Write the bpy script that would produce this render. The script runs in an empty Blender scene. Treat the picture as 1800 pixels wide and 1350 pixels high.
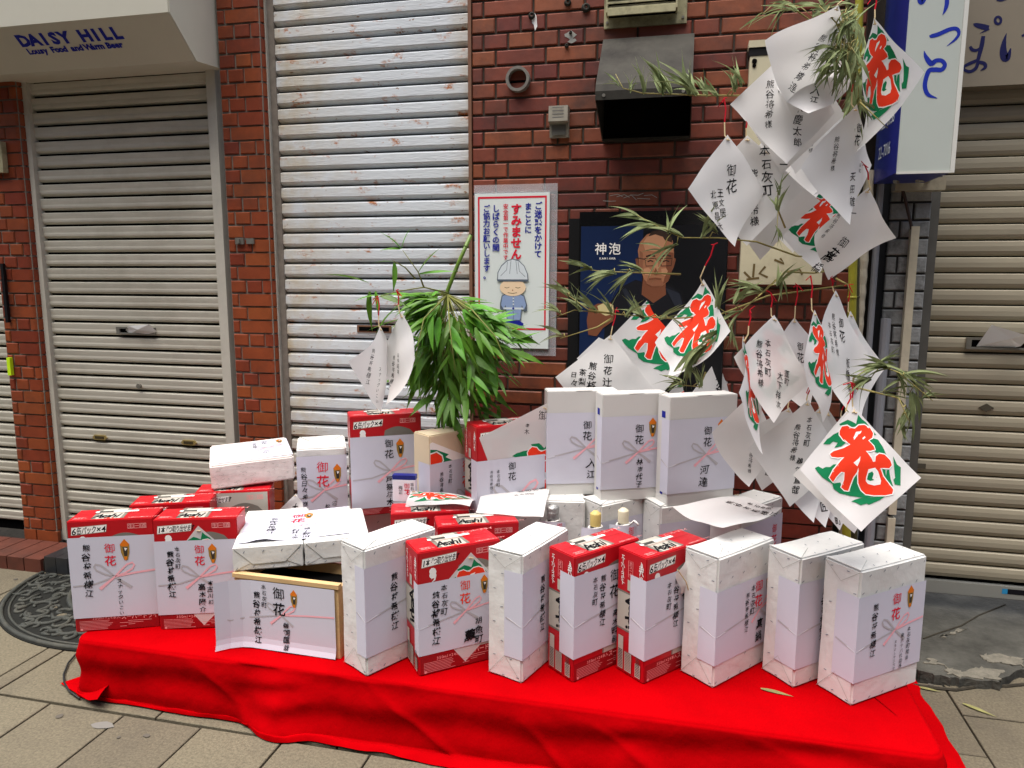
import bpy, bmesh, math, random
import numpy as np
from mathutils import Vector, Matrix
from mathutils.geometry import tessellate_polygon

# ---------------------------------------------------------------- camera, sky, sun, exposure
S = bpy.context.scene
COL = S.collection
rad = math.radians
CAM_H, FPX = 1.41, 1291.9                      # metres above the pavement; focal length for an 1800 px wide frame
_p, _y, _r = .14792, .22908, .002417           # pitch down, yaw to the left, roll
_f = np.array([-math.sin(_y) * math.cos(_p), math.cos(_y) * math.cos(_p), -math.sin(_p)])
_rt = np.array([math.cos(_y), math.sin(_y), 0.0]); _up = np.cross(_rt, _f)
_r2 = _rt * math.cos(_r) + _up * math.sin(_r); _u2 = -_rt * math.sin(_r) + _up * math.cos(_r)
RM = np.array([_r2, -_u2, _f])
cd = bpy.data.cameras.new('camera'); cam = bpy.data.objects.new('camera', cd); COL.objects.link(cam)
cd.sensor_width = 36; cd.lens = 36 * FPX / 1800; cd.clip_start = .05; cd.clip_end = 500
cam.matrix_world = Matrix(((_r2[0], _u2[0], -_f[0], 0), (_r2[1], _u2[1], -_f[1], 0), (_r2[2], _u2[2], -_f[2], CAM_H), (0, 0, 0, 1)))
S.camera = cam

SUN_EL, SUN_AZ = 78, 215                       # high, soft light falling into the street from behind the camera's left
wd = bpy.data.worlds.new('World'); S.world = wd; wd.use_nodes = True
nt = wd.node_tree; bg = nt.nodes['Background']; sk = nt.nodes.new('ShaderNodeTexSky')
sk.sky_type = 'NISHITA'; sk.sun_disc = False; sk.sun_elevation = rad(SUN_EL); sk.sun_rotation = rad(SUN_AZ)
sk.air_density = .6; sk.dust_density = 4.0; sk.ozone_density = .3; sk.altitude = 20
nt.links.new(sk.outputs[0], bg.inputs[0]); bg.inputs[1].default_value = .07
sl = bpy.data.lights.new('sun', 'SUN'); sl.energy = 1.5; sl.angle = rad(60); sl.color = (1, .975, .94)
sun = bpy.data.objects.new('sun', sl); COL.objects.link(sun)
_d = Vector((math.sin(rad(SUN_AZ)) * math.cos(rad(SUN_EL)), math.cos(rad(SUN_AZ)) * math.cos(rad(SUN_EL)), math.sin(rad(SUN_EL))))
sun.rotation_euler = (-_d).to_track_quat('-Z', 'Y').to_euler()
S.view_settings.view_transform = 'Standard'; S.view_settings.look = 'None'
S.view_settings.exposure = 1.9; S.view_settings.gamma = 1.0; S.view_settings.use_curve_mapping = False

# ---------------------------------------------------------------- measuring helpers (photo pixel + a known plane -> metres)
C0 = np.array([0, 0, CAM_H])
def ray(px, py): return RM.T @ np.array([(px - 900) / FPX, (py - 675) / FPX, 1.0])
def at(px, py, depth): return C0 + ray(px, py) * depth
def on_y(px, py, Y): v = ray(px, py); return C0 + v * (Y / v[1])
def on_z(px, py, z): v = ray(px, py); return C0 + v * ((z - CAM_H) / v[2])

# ---------------------------------------------------------------- materials
MATS = {}
def lin(c):
    if isinstance(c, str):
        c = [int(c[i:i + 2], 16) / 255 for i in (0, 2, 4)]
        c = [x / 12.92 if x <= .04045 else ((x + .055) / 1.055) ** 2.4 for x in c]
    return tuple(c[:3]) + (1,)
def M(name, col, rough=.6, spec=.4, var=.0, vs=8, bump=0, bs=60, rnd=0, metal=0, sheen=0, coat=0, trans=0, stretch=None, dirt=None, dscale=2.5, damt=.5):
    if name in MATS: return MATS[name]
    m = bpy.data.materials.new(name); m.use_nodes = True; MATS[name] = m
    t = m.node_tree; b = t.nodes['Principled BSDF']; N = t.nodes.new; L = t.links.new
    c = lin(col); b.inputs['Base Color'].default_value = c
    b.inputs['Roughness'].default_value = rough; b.inputs['Specular IOR Level'].default_value = spec
    b.inputs['Metallic'].default_value = metal; b.inputs['Coat Weight'].default_value = coat
    b.inputs['Sheen Weight'].default_value = sheen
    g = N('ShaderNodeNewGeometry'); vec = g.outputs['Position']
    if stretch:
        mp = N('ShaderNodeMapping'); mp.inputs['Scale'].default_value = stretch; L(vec, mp.inputs[0]); vec = mp.outputs[0]
    last = None
    def mixc(fac, a, bcol, mode='MIX'):
        mx = N('ShaderNodeMix'); mx.data_type = 'RGBA'; mx.blend_type = mode
        if hasattr(fac, 'links'): L(fac, mx.inputs[0])
        else: mx.inputs[0].default_value = fac
        for v, i in ((a, 6), (bcol, 7)):
            if hasattr(v, 'links'): L(v, mx.inputs[i])
            else: mx.inputs[i].default_value = v
        return mx.outputs[2]
    if var:
        n = N('ShaderNodeTexNoise'); n.inputs['Scale'].default_value = vs; n.inputs['Detail'].default_value = 5; n.inputs['Roughness'].default_value = .65; L(vec, n.inputs[0])
        r = N('ShaderNodeMapRange'); r.inputs[1].default_value = .3; r.inputs[2].default_value = .7; r.inputs[3].default_value = 1 - var; r.inputs[4].default_value = 1 + var; L(n.outputs[0], r.inputs[0])
        hs = N('ShaderNodeHueSaturation'); hs.inputs['Color'].default_value = c; L(r.outputs[0], hs.inputs['Value']); last = hs.outputs[0]
    if rnd:
        oi = N('ShaderNodeObjectInfo'); r = N('ShaderNodeMapRange'); r.inputs[3].default_value = 1 - rnd; r.inputs[4].default_value = 1 + rnd; L(oi.outputs['Random'], r.inputs[0])
        hs = N('ShaderNodeHueSaturation'); L(r.outputs[0], hs.inputs['Value'])
        r2 = N('ShaderNodeMapRange'); r2.inputs[3].default_value = .5 - rnd * .04; r2.inputs[4].default_value = .5 + rnd * .04; L(oi.outputs['Random'], r2.inputs[0]); L(r2.outputs[0], hs.inputs['Hue'])
        if last: L(last, hs.inputs['Color'])
        else: hs.inputs['Color'].default_value = c
        last = hs.outputs[0]
    if dirt:
        n = N('ShaderNodeTexNoise'); n.inputs['Scale'].default_value = dscale; n.inputs['Detail'].default_value = 7; n.inputs['Roughness'].default_value = .7; L(g.outputs['Position'], n.inputs[0])
        r = N('ShaderNodeMapRange'); r.inputs[1].default_value = .48; r.inputs[2].default_value = .72; r.inputs[3].default_value = 0; r.inputs[4].default_value = damt; L(n.outputs[0], r.inputs[0])
        last = mixc(r.outputs[0], last or c, lin(dirt))
    if last: L(last, b.inputs['Base Color'])
    if bump:
        n = N('ShaderNodeTexNoise'); n.inputs['Scale'].default_value = bs; n.inputs['Detail'].default_value = 4; L(vec, n.inputs[0])
        bp = N('ShaderNodeBump'); bp.inputs['Strength'].default_value = bump; bp.inputs['Distance'].default_value = .01; L(n.outputs[0], bp.inputs['Height']); L(bp.outputs[0], b.inputs['Normal'])
    if trans:
        tr = N('ShaderNodeBsdfTranslucent'); ms = N('ShaderNodeMixShader'); ms.inputs[0].default_value = trans
        if last: L(last, tr.inputs[0])
        else: tr.inputs[0].default_value = c
        L(b.outputs[0], ms.inputs[1]); L(tr.outputs[0], ms.inputs[2]); L(ms.outputs[0], t.nodes['Material Output'].inputs[0])
    return m
def rust_material():
    m = M('pale_shutter_paint', 'd9dbd6', .45, .45)
    t = m.node_tree; b = t.nodes['Principled BSDF']; N = t.nodes.new; L = t.links.new
    g = N('ShaderNodeNewGeometry'); oi = N('ShaderNodeObjectInfo')
    def noise(scale, sc, det=6, rough=.65):
        mp = N('ShaderNodeMapping'); mp.inputs['Scale'].default_value = sc; L(g.outputs['Position'], mp.inputs[0])
        n = N('ShaderNodeTexNoise'); n.inputs['Scale'].default_value = scale; n.inputs['Detail'].default_value = det; n.inputs['Roughness'].default_value = rough; L(mp.outputs[0], n.inputs[0]); return n.outputs[0]
    def rng(o, a, c, x=0, y=1):
        r = N('ShaderNodeMapRange'); r.inputs[1].default_value = a; r.inputs[2].default_value = c; r.inputs[3].default_value = x; r.inputs[4].default_value = y; L(o, r.inputs[0]); return r.outputs[0]
    def mix(f, a, c):
        mx = N('ShaderNodeMix'); mx.data_type = 'RGBA'; L(f, mx.inputs[0])
        for v, i in ((a, 6), (c, 7)):
            if hasattr(v, 'links'): L(v, mx.inputs[i])
            else: mx.inputs[i].default_value = lin(v)
        return mx.outputs[2]
    def mul(a, c):
        mm = N('ShaderNodeMath'); mm.operation = 'MULTIPLY'; L(a, mm.inputs[0]); L(c, mm.inputs[1]); return mm.outputs[0]
    sx = N('ShaderNodeSeparateXYZ'); L(g.outputs['Position'], sx.inputs[0])
    # yellowed ends of the slats, rust freckles and larger rust blooms
    edge = N('ShaderNodeMath'); edge.operation = 'MAXIMUM'
    L(rng(sx.outputs[0], SHX0 + .45, SHX0, 0, 1), edge.inputs[0]); L(rng(sx.outputs[0], SHX1 - .12, SHX1, 0, 1), edge.inputs[1])
    col = mix(rng(noise(3, (1, 1, 3)), .40, .72, 0, .55), 'cdd3d6', 'bcc0bf')
    col = mix(mul(edge.outputs[0], rng(noise(7, (1, 1, 1)), .34, .7)), col, 'b39f74')
    col = mix(rng(noise(26, (.7, 1, 1.6)), .645, .675), col, '7d5530')
    col = mix(mul(rng(noise(7, (1, 1, 2.2)), .575, .65), rng(noise(46, (1, 1, 1)), .42, .54)), col, 'a8642c')
    L(col, b.inputs['Base Color'])
    bp = N('ShaderNodeBump'); bp.inputs['Strength'].default_value = .35; bp.inputs['Distance'].default_value = .006
    L(noise(60, (.35, 1, 1.6), 3), bp.inputs['Height']); L(bp.outputs[0], b.inputs['Normal'])
    return m

# ---------------------------------------------------------------- mesh and object helpers
def link(me, name, parent=None, mats=None):
    o = bpy.data.objects.new(name, me); COL.objects.link(o)
    if parent is not None: o.parent = parent
    return o
def wmat(o):
    m = Matrix.Identity(4)
    while o is not None: m = o.matrix_basis @ m; o = o.parent
    return m
def tag(o, label=None, cat=None, group=None, kind=None):
    if label: o['label'] = label
    if cat: o['category'] = cat
    if group: o['group'] = group
    if kind: o['kind'] = kind
    return o
def thing(name, label, cat, loc=(0, 0, 0), rz=0, group=None):
    o = bpy.data.objects.new(name, None); COL.objects.link(o); o.empty_display_size = .05
    o.location = tuple(float(x) for x in loc); o.rotation_euler = (0, 0, rz); return tag(o, label, cat, group)
class B:                                        # collects faces, links them as ONE mesh object
    def __init__(s): s.v = []; s.f = []; s.m = []
    def add(s, vs, fs, m=0):
        n = len(s.v); s.v += [tuple(float(c) for c in p) for p in vs]; s.f += [tuple(i + n for i in q) for q in fs]; s.m += [m] * len(fs); return s
    def box(s, x0, x1, y0, y1, z0, z1, m=0):
        vs = [(x, y, z) for z in (z0, z1) for x, y in ((x0, y0), (x1, y0), (x1, y1), (x0, y1))]
        return s.add(vs, [(3, 2, 1, 0), (4, 5, 6, 7), (0, 1, 5, 4), (1, 2, 6, 5), (2, 3, 7, 6), (3, 0, 4, 7)], m)
    def tube(s, pts, r, n=8, m=0, cap=True):
        pts = [Vector(p) for p in pts]; k = len(pts); rs = r if hasattr(r, '__len__') else [r] * k; vs = []; fs = []
        up = Vector((0, 0, 1)) if abs((pts[-1] - pts[0]).normalized().z) < .9 else Vector((1, 0, 0))
        for i, p in enumerate(pts):
            d = (pts[min(i + 1, k - 1)] - pts[max(i - 1, 0)]); d = d.normalized() if d.length > 1e-9 else Vector((0, 0, 1))
            a = d.cross(up); a = a.normalized() if a.length > 1e-6 else d.orthogonal().normalized(); b = a.cross(d)
            for j in range(n):
                t = 2 * math.pi * j / n; vs.append(p + (a * math.cos(t) + b * math.sin(t)) * rs[i])
        for i in range(k - 1):
            for j in range(n): fs.append((i * n + j, i * n + (j + 1) % n, (i + 1) * n + (j + 1) % n, (i + 1) * n + j))
        if cap: fs += [tuple(range(n - 1, -1, -1)), tuple(range((k - 1) * n, k * n))]
        return s.add(vs, fs, m)
    def lathe(s, prof, cx=0, cy=0, n=20, m=0):
        vs = [(cx + r * math.cos(2 * math.pi * j / n), cy + r * math.sin(2 * math.pi * j / n), z) for r, z in prof for j in range(n)]
        fs = [(i * n + j, i * n + (j + 1) % n, (i + 1) * n + (j + 1) % n, (i + 1) * n + j) for i in range(len(prof) - 1) for j in range(n)]
        return s.add(vs, fs, m)
    def extrude(s, poly, fn, t0, t1, m=0):      # poly in (a,b); fn(a,b,t) -> point
        n = len(poly); tri = tessellate_polygon([[Vector((a, b, 0)) for a, b in poly]])
        vs = [fn(a, b, t0) for a, b in poly] + [fn(a, b, t1) for a, b in poly]
        fs = [tuple(q) for q in tri] + [tuple(i + n for i in q[::-1]) for q in tri] + [(i, (i + 1) % n, n + (i + 1) % n, n + i) for i in range(n)]
        return s.add(vs, fs, m)
    def grid(s, fn, nu, nv, m=0):
        vs = [fn(i / nu, j / nv) for j in range(nv + 1) for i in range(nu + 1)]
        fs = [(j * (nu + 1) + i, j * (nu + 1) + i + 1, (j + 1) * (nu + 1) + i + 1, (j + 1) * (nu + 1) + i) for j in range(nv) for i in range(nu)]
        return s.add(vs, fs, m)
    def build(s, name, mats, parent=None, world=False, smooth=False, recalc=True):
        me = bpy.data.meshes.new(name); v = s.v
        if world and parent is not None:
            iv = wmat(parent).inverted(); v = [tuple(iv @ Vector(p)) for p in v]
        me.from_pydata(v, [], s.f)
        for mm in (mats if isinstance(mats, (list, tuple)) else [mats]): me.materials.append(mm)
        me.polygons.foreach_set('material_index', s.m)
        if recalc:
            bm = bmesh.new(); bm.from_mesh(me); bmesh.ops.recalc_face_normals(bm, faces=bm.faces); bm.to_mesh(me); bm.free()
        if smooth: me.polygons.foreach_set('use_smooth', [True] * len(me.polygons))
        me.update(); return link(me, name, parent)
def bev_box(w, d, h, r, seg=2, sag=0):
    bm = bmesh.new(); bmesh.ops.create_cube(bm, size=1)
    for v in bm.verts: v.co = Vector(((v.co.x + .5) * w, (v.co.y + .5) * d, (v.co.z + .5) * h))
    bmesh.ops.bevel(bm, geom=bm.edges[:], offset=r, segments=seg, affect='EDGES')
    if sag:
        bmesh.ops.subdivide_edges(bm, edges=[e for e in bm.edges if e.calc_length() > .05], cuts=4, use_grid_fill=True)
        rn = random.Random(int(w * 1e5 + sag * 1e4))
        k = [rn.uniform(0, 6) for _ in range(6)]
        for v in bm.verts:
            x, y, z = v.co.x / w, v.co.y / d, v.co.z / h
            v.co += Vector((math.sin(9 * z + k[0]) * math.sin(7 * y + k[1]), math.sin(8 * z + k[2]) * math.sin(6 * x + k[3]), math.sin(7 * x + k[4]) * math.sin(8 * y + k[5]) * (z > .1))) * sag
    me = bpy.data.meshes.new('box'); bm.to_mesh(me); bm.free()
    return me
def with_mat(me, m): me.materials.clear(); me.materials.append(m); return me

# ---------------------------------------------------------------- flat print: lettering and drawn shapes laid on a surface
_G = {}
def glyph(ch, bold=.012):
    k = (ch, bold)
    if k in _G: return _G[k]
    for off in (bold, bold * .5, 0):
        c = bpy.data.curves.new('t', 'FONT'); c.body = ch; c.resolution_u = 2; c.offset = off
        o = bpy.data.objects.new('t', c); COL.objects.link(o); me = o.to_mesh()
        v = [(x.co.x, x.co.y) for x in me.vertices]; f = [tuple(q.vertices) for q in me.polygons]
        o.to_mesh_clear(); bpy.data.objects.remove(o); bpy.data.curves.remove(c)
        if not v or (min(x for x, y in v) > -.2 and max(x for x, y in v) < 1.3 and min(y for x, y in v) > -.35 and max(y for x, y in v) < 1.1): break
    _G[k] = (v, f); return _G[k]
class Print:
    def __init__(s, maxe=None): s.t = []; s.k = 0; s.maxe = maxe
    def _tri(s, a, b, c, m, depth=0):
        if s.maxe and depth < 7:
            e = [(math.dist(a[:2], b[:2]), 0), (math.dist(b[:2], c[:2]), 1), (math.dist(c[:2], a[:2]), 2)]; l, i = max(e)
            if l > s.maxe:
                p = (a, b, c); q, r, o = p[i], p[(i + 1) % 3], p[(i + 2) % 3]; mid = ((q[0] + r[0]) / 2, (q[1] + r[1]) / 2)
                s._tri(q, mid, o, m, depth + 1); s._tri(mid, r, o, m, depth + 1); return
        s.t.append((a[:2], b[:2], c[:2], m, s.k))
    def poly(s, pts, m):
        s.k += 1
        for q in tessellate_polygon([[Vector((x, y, 0)) for x, y in pts]]): s._tri(*[pts[i] for i in q], m)
        return s
    def rect(s, u0, u1, v0, v1, m): return s.poly([(u0, v0), (u1, v0), (u1, v1), (u0, v1)], m)
    def stroke(s, pts, w, m, closed=False):
        s.k += 1; n = len(pts); ws = w if hasattr(w, '__len__') else [w] * n; P = [Vector(p) for p in pts]; E = []
        for i in range(n):
            a = P[(i - 1) % n] if closed or i else P[i]; b = P[(i + 1) % n] if closed or i < n - 1 else P[i]
            d = (b - a); d = d.normalized() if d.length > 1e-9 else Vector((1, 0)); nn = Vector((-d.y, d.x)) * ws[i] / 2
            E.append((tuple(P[i] + nn), tuple(P[i] - nn)))
        for i in range(n if closed else n - 1):
            a, b = E[i]; c, d = E[(i + 1) % n]; s._tri(a, b, d, m); s._tri(a, d, c, m)
        return s
    def disc(s, u, v, r, m, ry=None, n=14): return s.poly([(u + r * math.cos(6.2832 * i / n), v + (ry or r) * math.sin(6.2832 * i / n)) for i in range(n)], m)
    def char(s, ch, u, v, size, m, bold=.012, sx=1, rot=0, shear=0, jit=0):   # u,v = centre of the character
        if ch in ' 　': return s
        V, Fc = glyph(ch, bold); ca, sa = math.cos(rot), math.sin(rot); out = []
        xs = [x for x, y in V]; cx = .5 if ord(ch) > 0x2000 else (min(xs) + max(xs)) / 2
        if ch == 'ー' and shear == 9: V = [(.5 + (y - .38), .38 - (x - .5)) for x, y in V]
        sh = 0 if shear == 9 else shear
        if jit: f = u * 901 + v * 577; V = [(x + jit * math.sin(6.1 * y + 2.3 * x + f), y + jit * math.sin(5.3 * x + f * 1.7) + jit * .5 * math.sin(13 * x + 9 * y + f)) for x, y in V]
        for x, y in V:
            x = (x - cx) * size * sx; y = (y - .38) * size; x += y * sh; out.append((u + x * ca - y * sa, v + x * sa + y * ca))
        s.k += 1
        for q in Fc:
            for i in range(1, len(q) - 1): s._tri(out[q[0]], out[q[i]], out[q[i + 1]], m)
        return s
    def col(s, text, u, vtop, size, m, bold=.012, hand=0, step=1.04, rot=0, sx=1, seed=0):   # a column read downwards
        rn = random.Random(hash_(text) + seed); du, dv = math.sin(rot), -math.cos(rot); d = size * .5
        for ch in text:
            z = size * (.90 if hand else 1) * (1 + hand * rn.uniform(-.22, .14))
            s.char(ch, u + du * d + hand * rn.uniform(-.08, .08) * size, vtop + dv * d, z, m, (min(bold * .55, .016) if hand else bold) * (1 + hand * rn.uniform(-.5, 1)), sx, rot + hand * rn.uniform(-.12, .06), shear=9 if ch == 'ー' else hand * rn.uniform(-.05, .22), jit=.045 * hand); d += size * step
        return s
    def row(s, text, u, v, size, m, bold=.012, track=.62, rot=0, shear=0, sx=1):             # a line read rightwards, starting at u
        x = 0; ca, sa = math.cos(rot), math.sin(rot)
        for ch in text:
            a = (1.0 if ord(ch) > 0x2000 else track) * size * sx
            s.char(ch, u + (x + a / 2) * ca, v + (x + a / 2) * sa, size, m, bold, sx, rot, shear); x += a
        return s
    def build(s, name, parent, fn, base=.0006, step=.00006):
        if not s.t: return None
        keys = []; vs = []; fs = []; mi = []
        for a, b, c, m, k in s.t:
            if m not in keys: keys.append(m)
            n = len(vs); o = base + step * k; vs += [tuple(float(z) for z in fn(p[0], p[1], o)) for p in (a, b, c)]; fs.append((n, n + 1, n + 2)); mi.append(keys.index(m))
        me = bpy.data.meshes.new(name); me.from_pydata(vs, [], fs)
        for k in keys: me.materials.append(INK[k])
        me.polygons.foreach_set('material_index', mi); me.update(); o = link(me, name, parent)
        if name.endswith(('pattern', 'slits', 'scratches')): o['kind'] = 'stuff'
        return o
def hash_(t): return sum((i + 1) * ord(c) for i, c in enumerate(t)) % 99991

def on_x(px, py, X): v = ray(px, py); return C0 + v * (X / v[0])
YB, YS = 2.95, 3.01                            # face of the brickwork, face of its shutters
SHX0 = on_y(474, 60, YS)[0]; SHX1 = on_y(828, 60, YB)[0]
TOPZ = 3.1
m_brick = M('glazed_brick', '823b1d', .6, .3, var=.18, vs=9, rnd=.18, dirt='3a2a22', dscale=3.2, damt=.55, bump=.10, bs=40)
m_mortar2 = M('pale_mortar', '7a7268', .9, .1, var=.2, vs=30)
m_mortar = M('mortar', '4a423b', .9, .1, var=.25, vs=30)
m_beige = M('beige_shutter_paint', 'bfbbac', .42, .4, var=.10, vs=5, stretch=(1, 1, 9), rnd=.05, dirt='837c69', dscale=2.2, damt=.4)
m_beige2 = M('taupe_shutter_paint', 'a39b86', .5, .35, var=.08, vs=5, stretch=(1, 1, 9), rnd=.04)
m_frame = M('frame_aluminium', 'bdb9ab', .45, .4, var=.08, vs=12)
m_frame2 = M('pale_frame_paint', 'a9a79c', .5, .4, var=.18, vs=10, dirt='8a7a58', dscale=8)
m_house = M('cream_housing_paint', 'c2bfae', .5, .35, var=.04, vs=3)
m_pale = rust_material()
m_black = M('black_paint', '0c0c0d', .5, .3)
m_dark = M('dark_void', '070606', .9, .05)
m_stone = M('black_step_tile', '26282a', .35, .5, var=.25, vs=20, rnd=.2)
m_paver = M('granite_paver', '655e4e', .85, .2, var=.30, vs=120, rnd=.10, dirt='46413a', dscale=2.6, damt=.5, bump=.25, bs=160)
m_joint = M('paver_joint', '3b372f', .95, .1, var=.3, vs=30)
m_conc = M('worn_concrete', '4c4b45', .9, .2, var=.28, vs=9, dirt='2c2b27', dscale=5, damt=.7, bump=.5, bs=70)
m_crust = M('broken_screed', '6f6b60', .95, .1, var=.25, vs=30, bump=.6, bs=90)
m_grey = M('grey_brick_paint', '8e908f', .75, .25, var=.2, vs=20, rnd=.18, dirt='2b2a2a', dscale=9, damt=.75, bump=.35, bs=70)
m_steel = M('dull_steel', '8d8a80', .4, .5, metal=.6, var=.15, vs=30)
m_hood = M('stained_hood_steel', '36342e', .7, .2, metal=.2, var=.3, vs=9, dirt='191613', dscale=5, damt=.95)
m_grime = M('grimy_cream_plastic', 'aca682', .55, .3, var=.15, vs=25, dirt='2b271c', dscale=9, damt=.8)
m_cream = M('cream_enamel', 'c9c2a4', .5, .35, var=.06, vs=5, dirt='7d7358', dscale=7, damt=.35)
m_sign = M('sign_acrylic', 'b6bdb6', .3, .5, var=.02, vs=3)
m_navy = M('sign_blue', '12207a', .4, .5, var=.1, vs=5)
m_fascia = M('fascia_panel', '857c6b', .55, .3, var=.05, vs=3)
m_green = M('culm_green', '5f7a2c', .4, .4, var=.2, vs=20)
m_yell = M('culm_yellow', '8f8a28', .45, .4, var=.2, vs=14)
m_pipe = M('grey_pipe', '8b8d92', .4, .4, var=.1, vs=9)
m_cpipe = M('cream_pipe', 'c4bba4', .5, .3, var=.12, vs=14)
INK = {
    'k': M('black_ink', '16161a', .8, .1), 'r': M('red_ink', 'd8263c', .8, .1), 'R': M('vermilion_ink', 'e8391c', .7, .2), 'g': M('green_ink', '147a4c', .75, .15),
    'w': M('white_ink', 'eceae6', .8, .15), 'n': M('navy_ink', '1b2590', .7, .2), 'gy': M('ribbon_grey', 'b4b0b4', .8, .1), 'pk': M('ribbon_pink', 'eeb0b8', .8, .1),
    'o': M('ornament_orange', 'd8741a', .7, .2), 'gd': M('ornament_gold', '9a7a38', .7, .2), 'dk': M('ornament_dark', '3a352c', .7, .2),
    's': M('can_silver', 'b6b2a6', .45, .4), 's2': M('can_grey', '77736a', .45, .4), 's3': M('can_dark', '3f3d39', .5, .3), 'cr': M('carton_red_dark', '941018', .5, .3), 'cp': M('carton_pink_print', 'e79a98', .6, .2),
    'yl': M('tape_yellow', 'c8f01e', .5, .3), 'sk': M('skin_print', 'a87252', .6, .2), 'sk2': M('skin_print_shade', '7a4a33', .6, .2), 'hr': M('hair_print', '3a2c22', .6, .2), 'cl': M('dark_clothes_print', '15161c', .6, .2),
    'pb': M('poster_blue', '0c2146', .4, .4), 'pd': M('poster_dark', '05070d', .4, .4), 'ub': M('uniform_blue', '8fa3c8', .6, .2), 'fl': M('flesh_flat', 'f0d3b0', .6, .2), 'hl': M('helmet_flat', 'd6dee2', .6, .2), 'ol': M('outline_grey', '5a6470', .6, .2),
    'gl': M('foam_print', 'cfc08a', .6, .2), 'ws': M('wrap_speck', '6d7480', .8, .1), 'br': M('wood_brown_ink', '6a5a3a', .8, .1), 'mg': M('muted_grey_ink', '60605e', .8, .1), 'st': M('soot', '1a1815', .9, .05), 'cy': M('cyan_label', '2f86b4', .6, .2),
    'wb': M('bright_white_ink', 'f4f2ec', .8, .1), 'ck': M('crease_line', '9a9a92', .9, .05), 'pc': M('pink_fibre', 'd9c9c6', .9, .05), 'rs': M('rust_ink', '7a4a26', .9, .05)}

# ---------------------------------------------------------------- ground
def slab_mesh(w, d, h, c):
    b = B(); r = []
    for z, e in ((0, 0), (h - c, 0), (h, c)): r += [(e, e, z), (w - e, e, z), (w - e, d - e, z), (e, d - e, z)]
    fs = [(8, 9, 10, 11)] + [(k * 4 + i, k * 4 + (i + 1) % 4, k * 4 + 4 + (i + 1) % 4, k * 4 + 4 + i) for k in range(2) for i in range(4)]
    me = bpy.data.meshes.new('slab'); me.from_pydata(r, [], fs); me.update(); return me
b = B(); b.add([(-60, -60, -.013), (60, -60, -.013), (60, 60, -.013), (-60, 60, -.013)], [(0, 1, 2, 3)])
ground = tag(b.build('pavement', m_joint), kind='structure')
_SL = {}
rn = random.Random(3)
def paver(x0, x1, y0, y1):
    k = (round(x1 - x0, 3), round(y1 - y0, 3))
    if k not in _SL: _SL[k] = with_mat(slab_mesh(k[0] - .007, k[1] - .007, .013, .002), m_paver)
    o = link(_SL[k], 'paving_slab', ground); o.location = (x0 + .0035, y0 + .0035, -.013 + rn.uniform(-.0008, .0012))
for j in range(3):
    for i in range(22): paver(-4.28 + i * .285, -4.28 + (i + 1) * .285, 1.85 - .475 * (j + 1), 1.85 - .475 * j)
paver(-2.31, -2.24, 1.857, 2.75)
for i in range(4):
    for j in range(2): paver(-2.31 - .6 * (i + 1), -2.31 - .6 * i, 1.857 + .4465 * j, 1.857 + .4465 * (j + 1))
for i in range(7):
    for j in range(2): paver(-2.24 + .633 * i, -2.24 + .633 * (i + 1) if i < 5 else -2.24 + .633 * (i + 1), 1.857 + .4 * j + (.22 if i > 4 and j else 0), 1.857 + .4 * (j + 1) + (.22 if i > 4 else 0) - (.1 if i > 4 and j else 0))
# raised, broken concrete apron before the right-hand shop
rn = random.Random(8)
edge = [on_z(px, py, .03)[:2] for px, py in ((1560, 1185), (1610, 1178), (1625, 1182), (1668, 1192), (1690, 1194), (1755, 1199), (1762, 1193), (1800, 1176), (1850, 1170))]
poly = [p for i in range(len(edge) - 1) for p in [(edge[i][0] + (edge[i + 1][0] - edge[i][0]) * j / 7 + rn.uniform(-.006, .006), edge[i][1] + (edge[i + 1][1] - edge[i][1]) * j / 7 + rn.uniform(-.008, .008)) for j in range(7)]] + [(2.6, edge[-1][1]), (2.6, 3.4), (edge[0][0] - .2, 3.4), (edge[0][0] - .1, 2.85)]
b = B(); b.extrude(poly, lambda a, c, t: (a, c, t), -.012, .032)
apron = tag(b.build('concrete_apron', m_conc), kind='structure')
def jag(pl, a, seed, n=6):
    r = random.Random(seed); out = []
    for i, p in enumerate(pl):
        q = pl[(i + 1) % len(pl)]
        for j in range(n): out.append((p[0] + (q[0] - p[0]) * j / n + r.uniform(-a, a) * (j > 0), p[1] + (q[1] - p[1]) * j / n + r.uniform(-a, a) * (j > 0)))
    return out
# paler broken screed patches along the apron edge and a crack line
for k, pts in enumerate((((1622, 1165), (1660, 1170), (1664, 1186), (1690, 1190), (1755, 1196), (1766, 1180), (1725, 1172), (1690, 1182), (1668, 1176), (1640, 1158)), ((1722, 1152), (1745, 1150), (1800, 1158), (1800, 1172), (1770, 1168), (1735, 1164)), ((1650, 1122), (1680, 1108), (1700, 1106), (1672, 1116)))):
    b = B(); q = jag([tuple(on_z(px, py, .033)[:2]) for px, py in pts], .012, k); b.extrude(q, lambda a, c, t: (a, c, t), .030, .0355 + k * .0006); b.build('screed_patch', m_crust, apron)
b = B(); b.tube([on_z(px, py, .033) for px, py in ((1623, 1123), (1650, 1113), (1690, 1100), (1720, 1082), (1767, 1063))], .0035, 6); b.build('crack', m_joint, apron)
b = B(); b.tube([on_z(px, py, .004) for px, py in ((1600, 1204), (1640, 1209), (1680, 1213), (1730, 1205), (1770, 1206), (1830, 1200))], .006, 6); b.build('gap_line', m_joint, apron)

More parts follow.
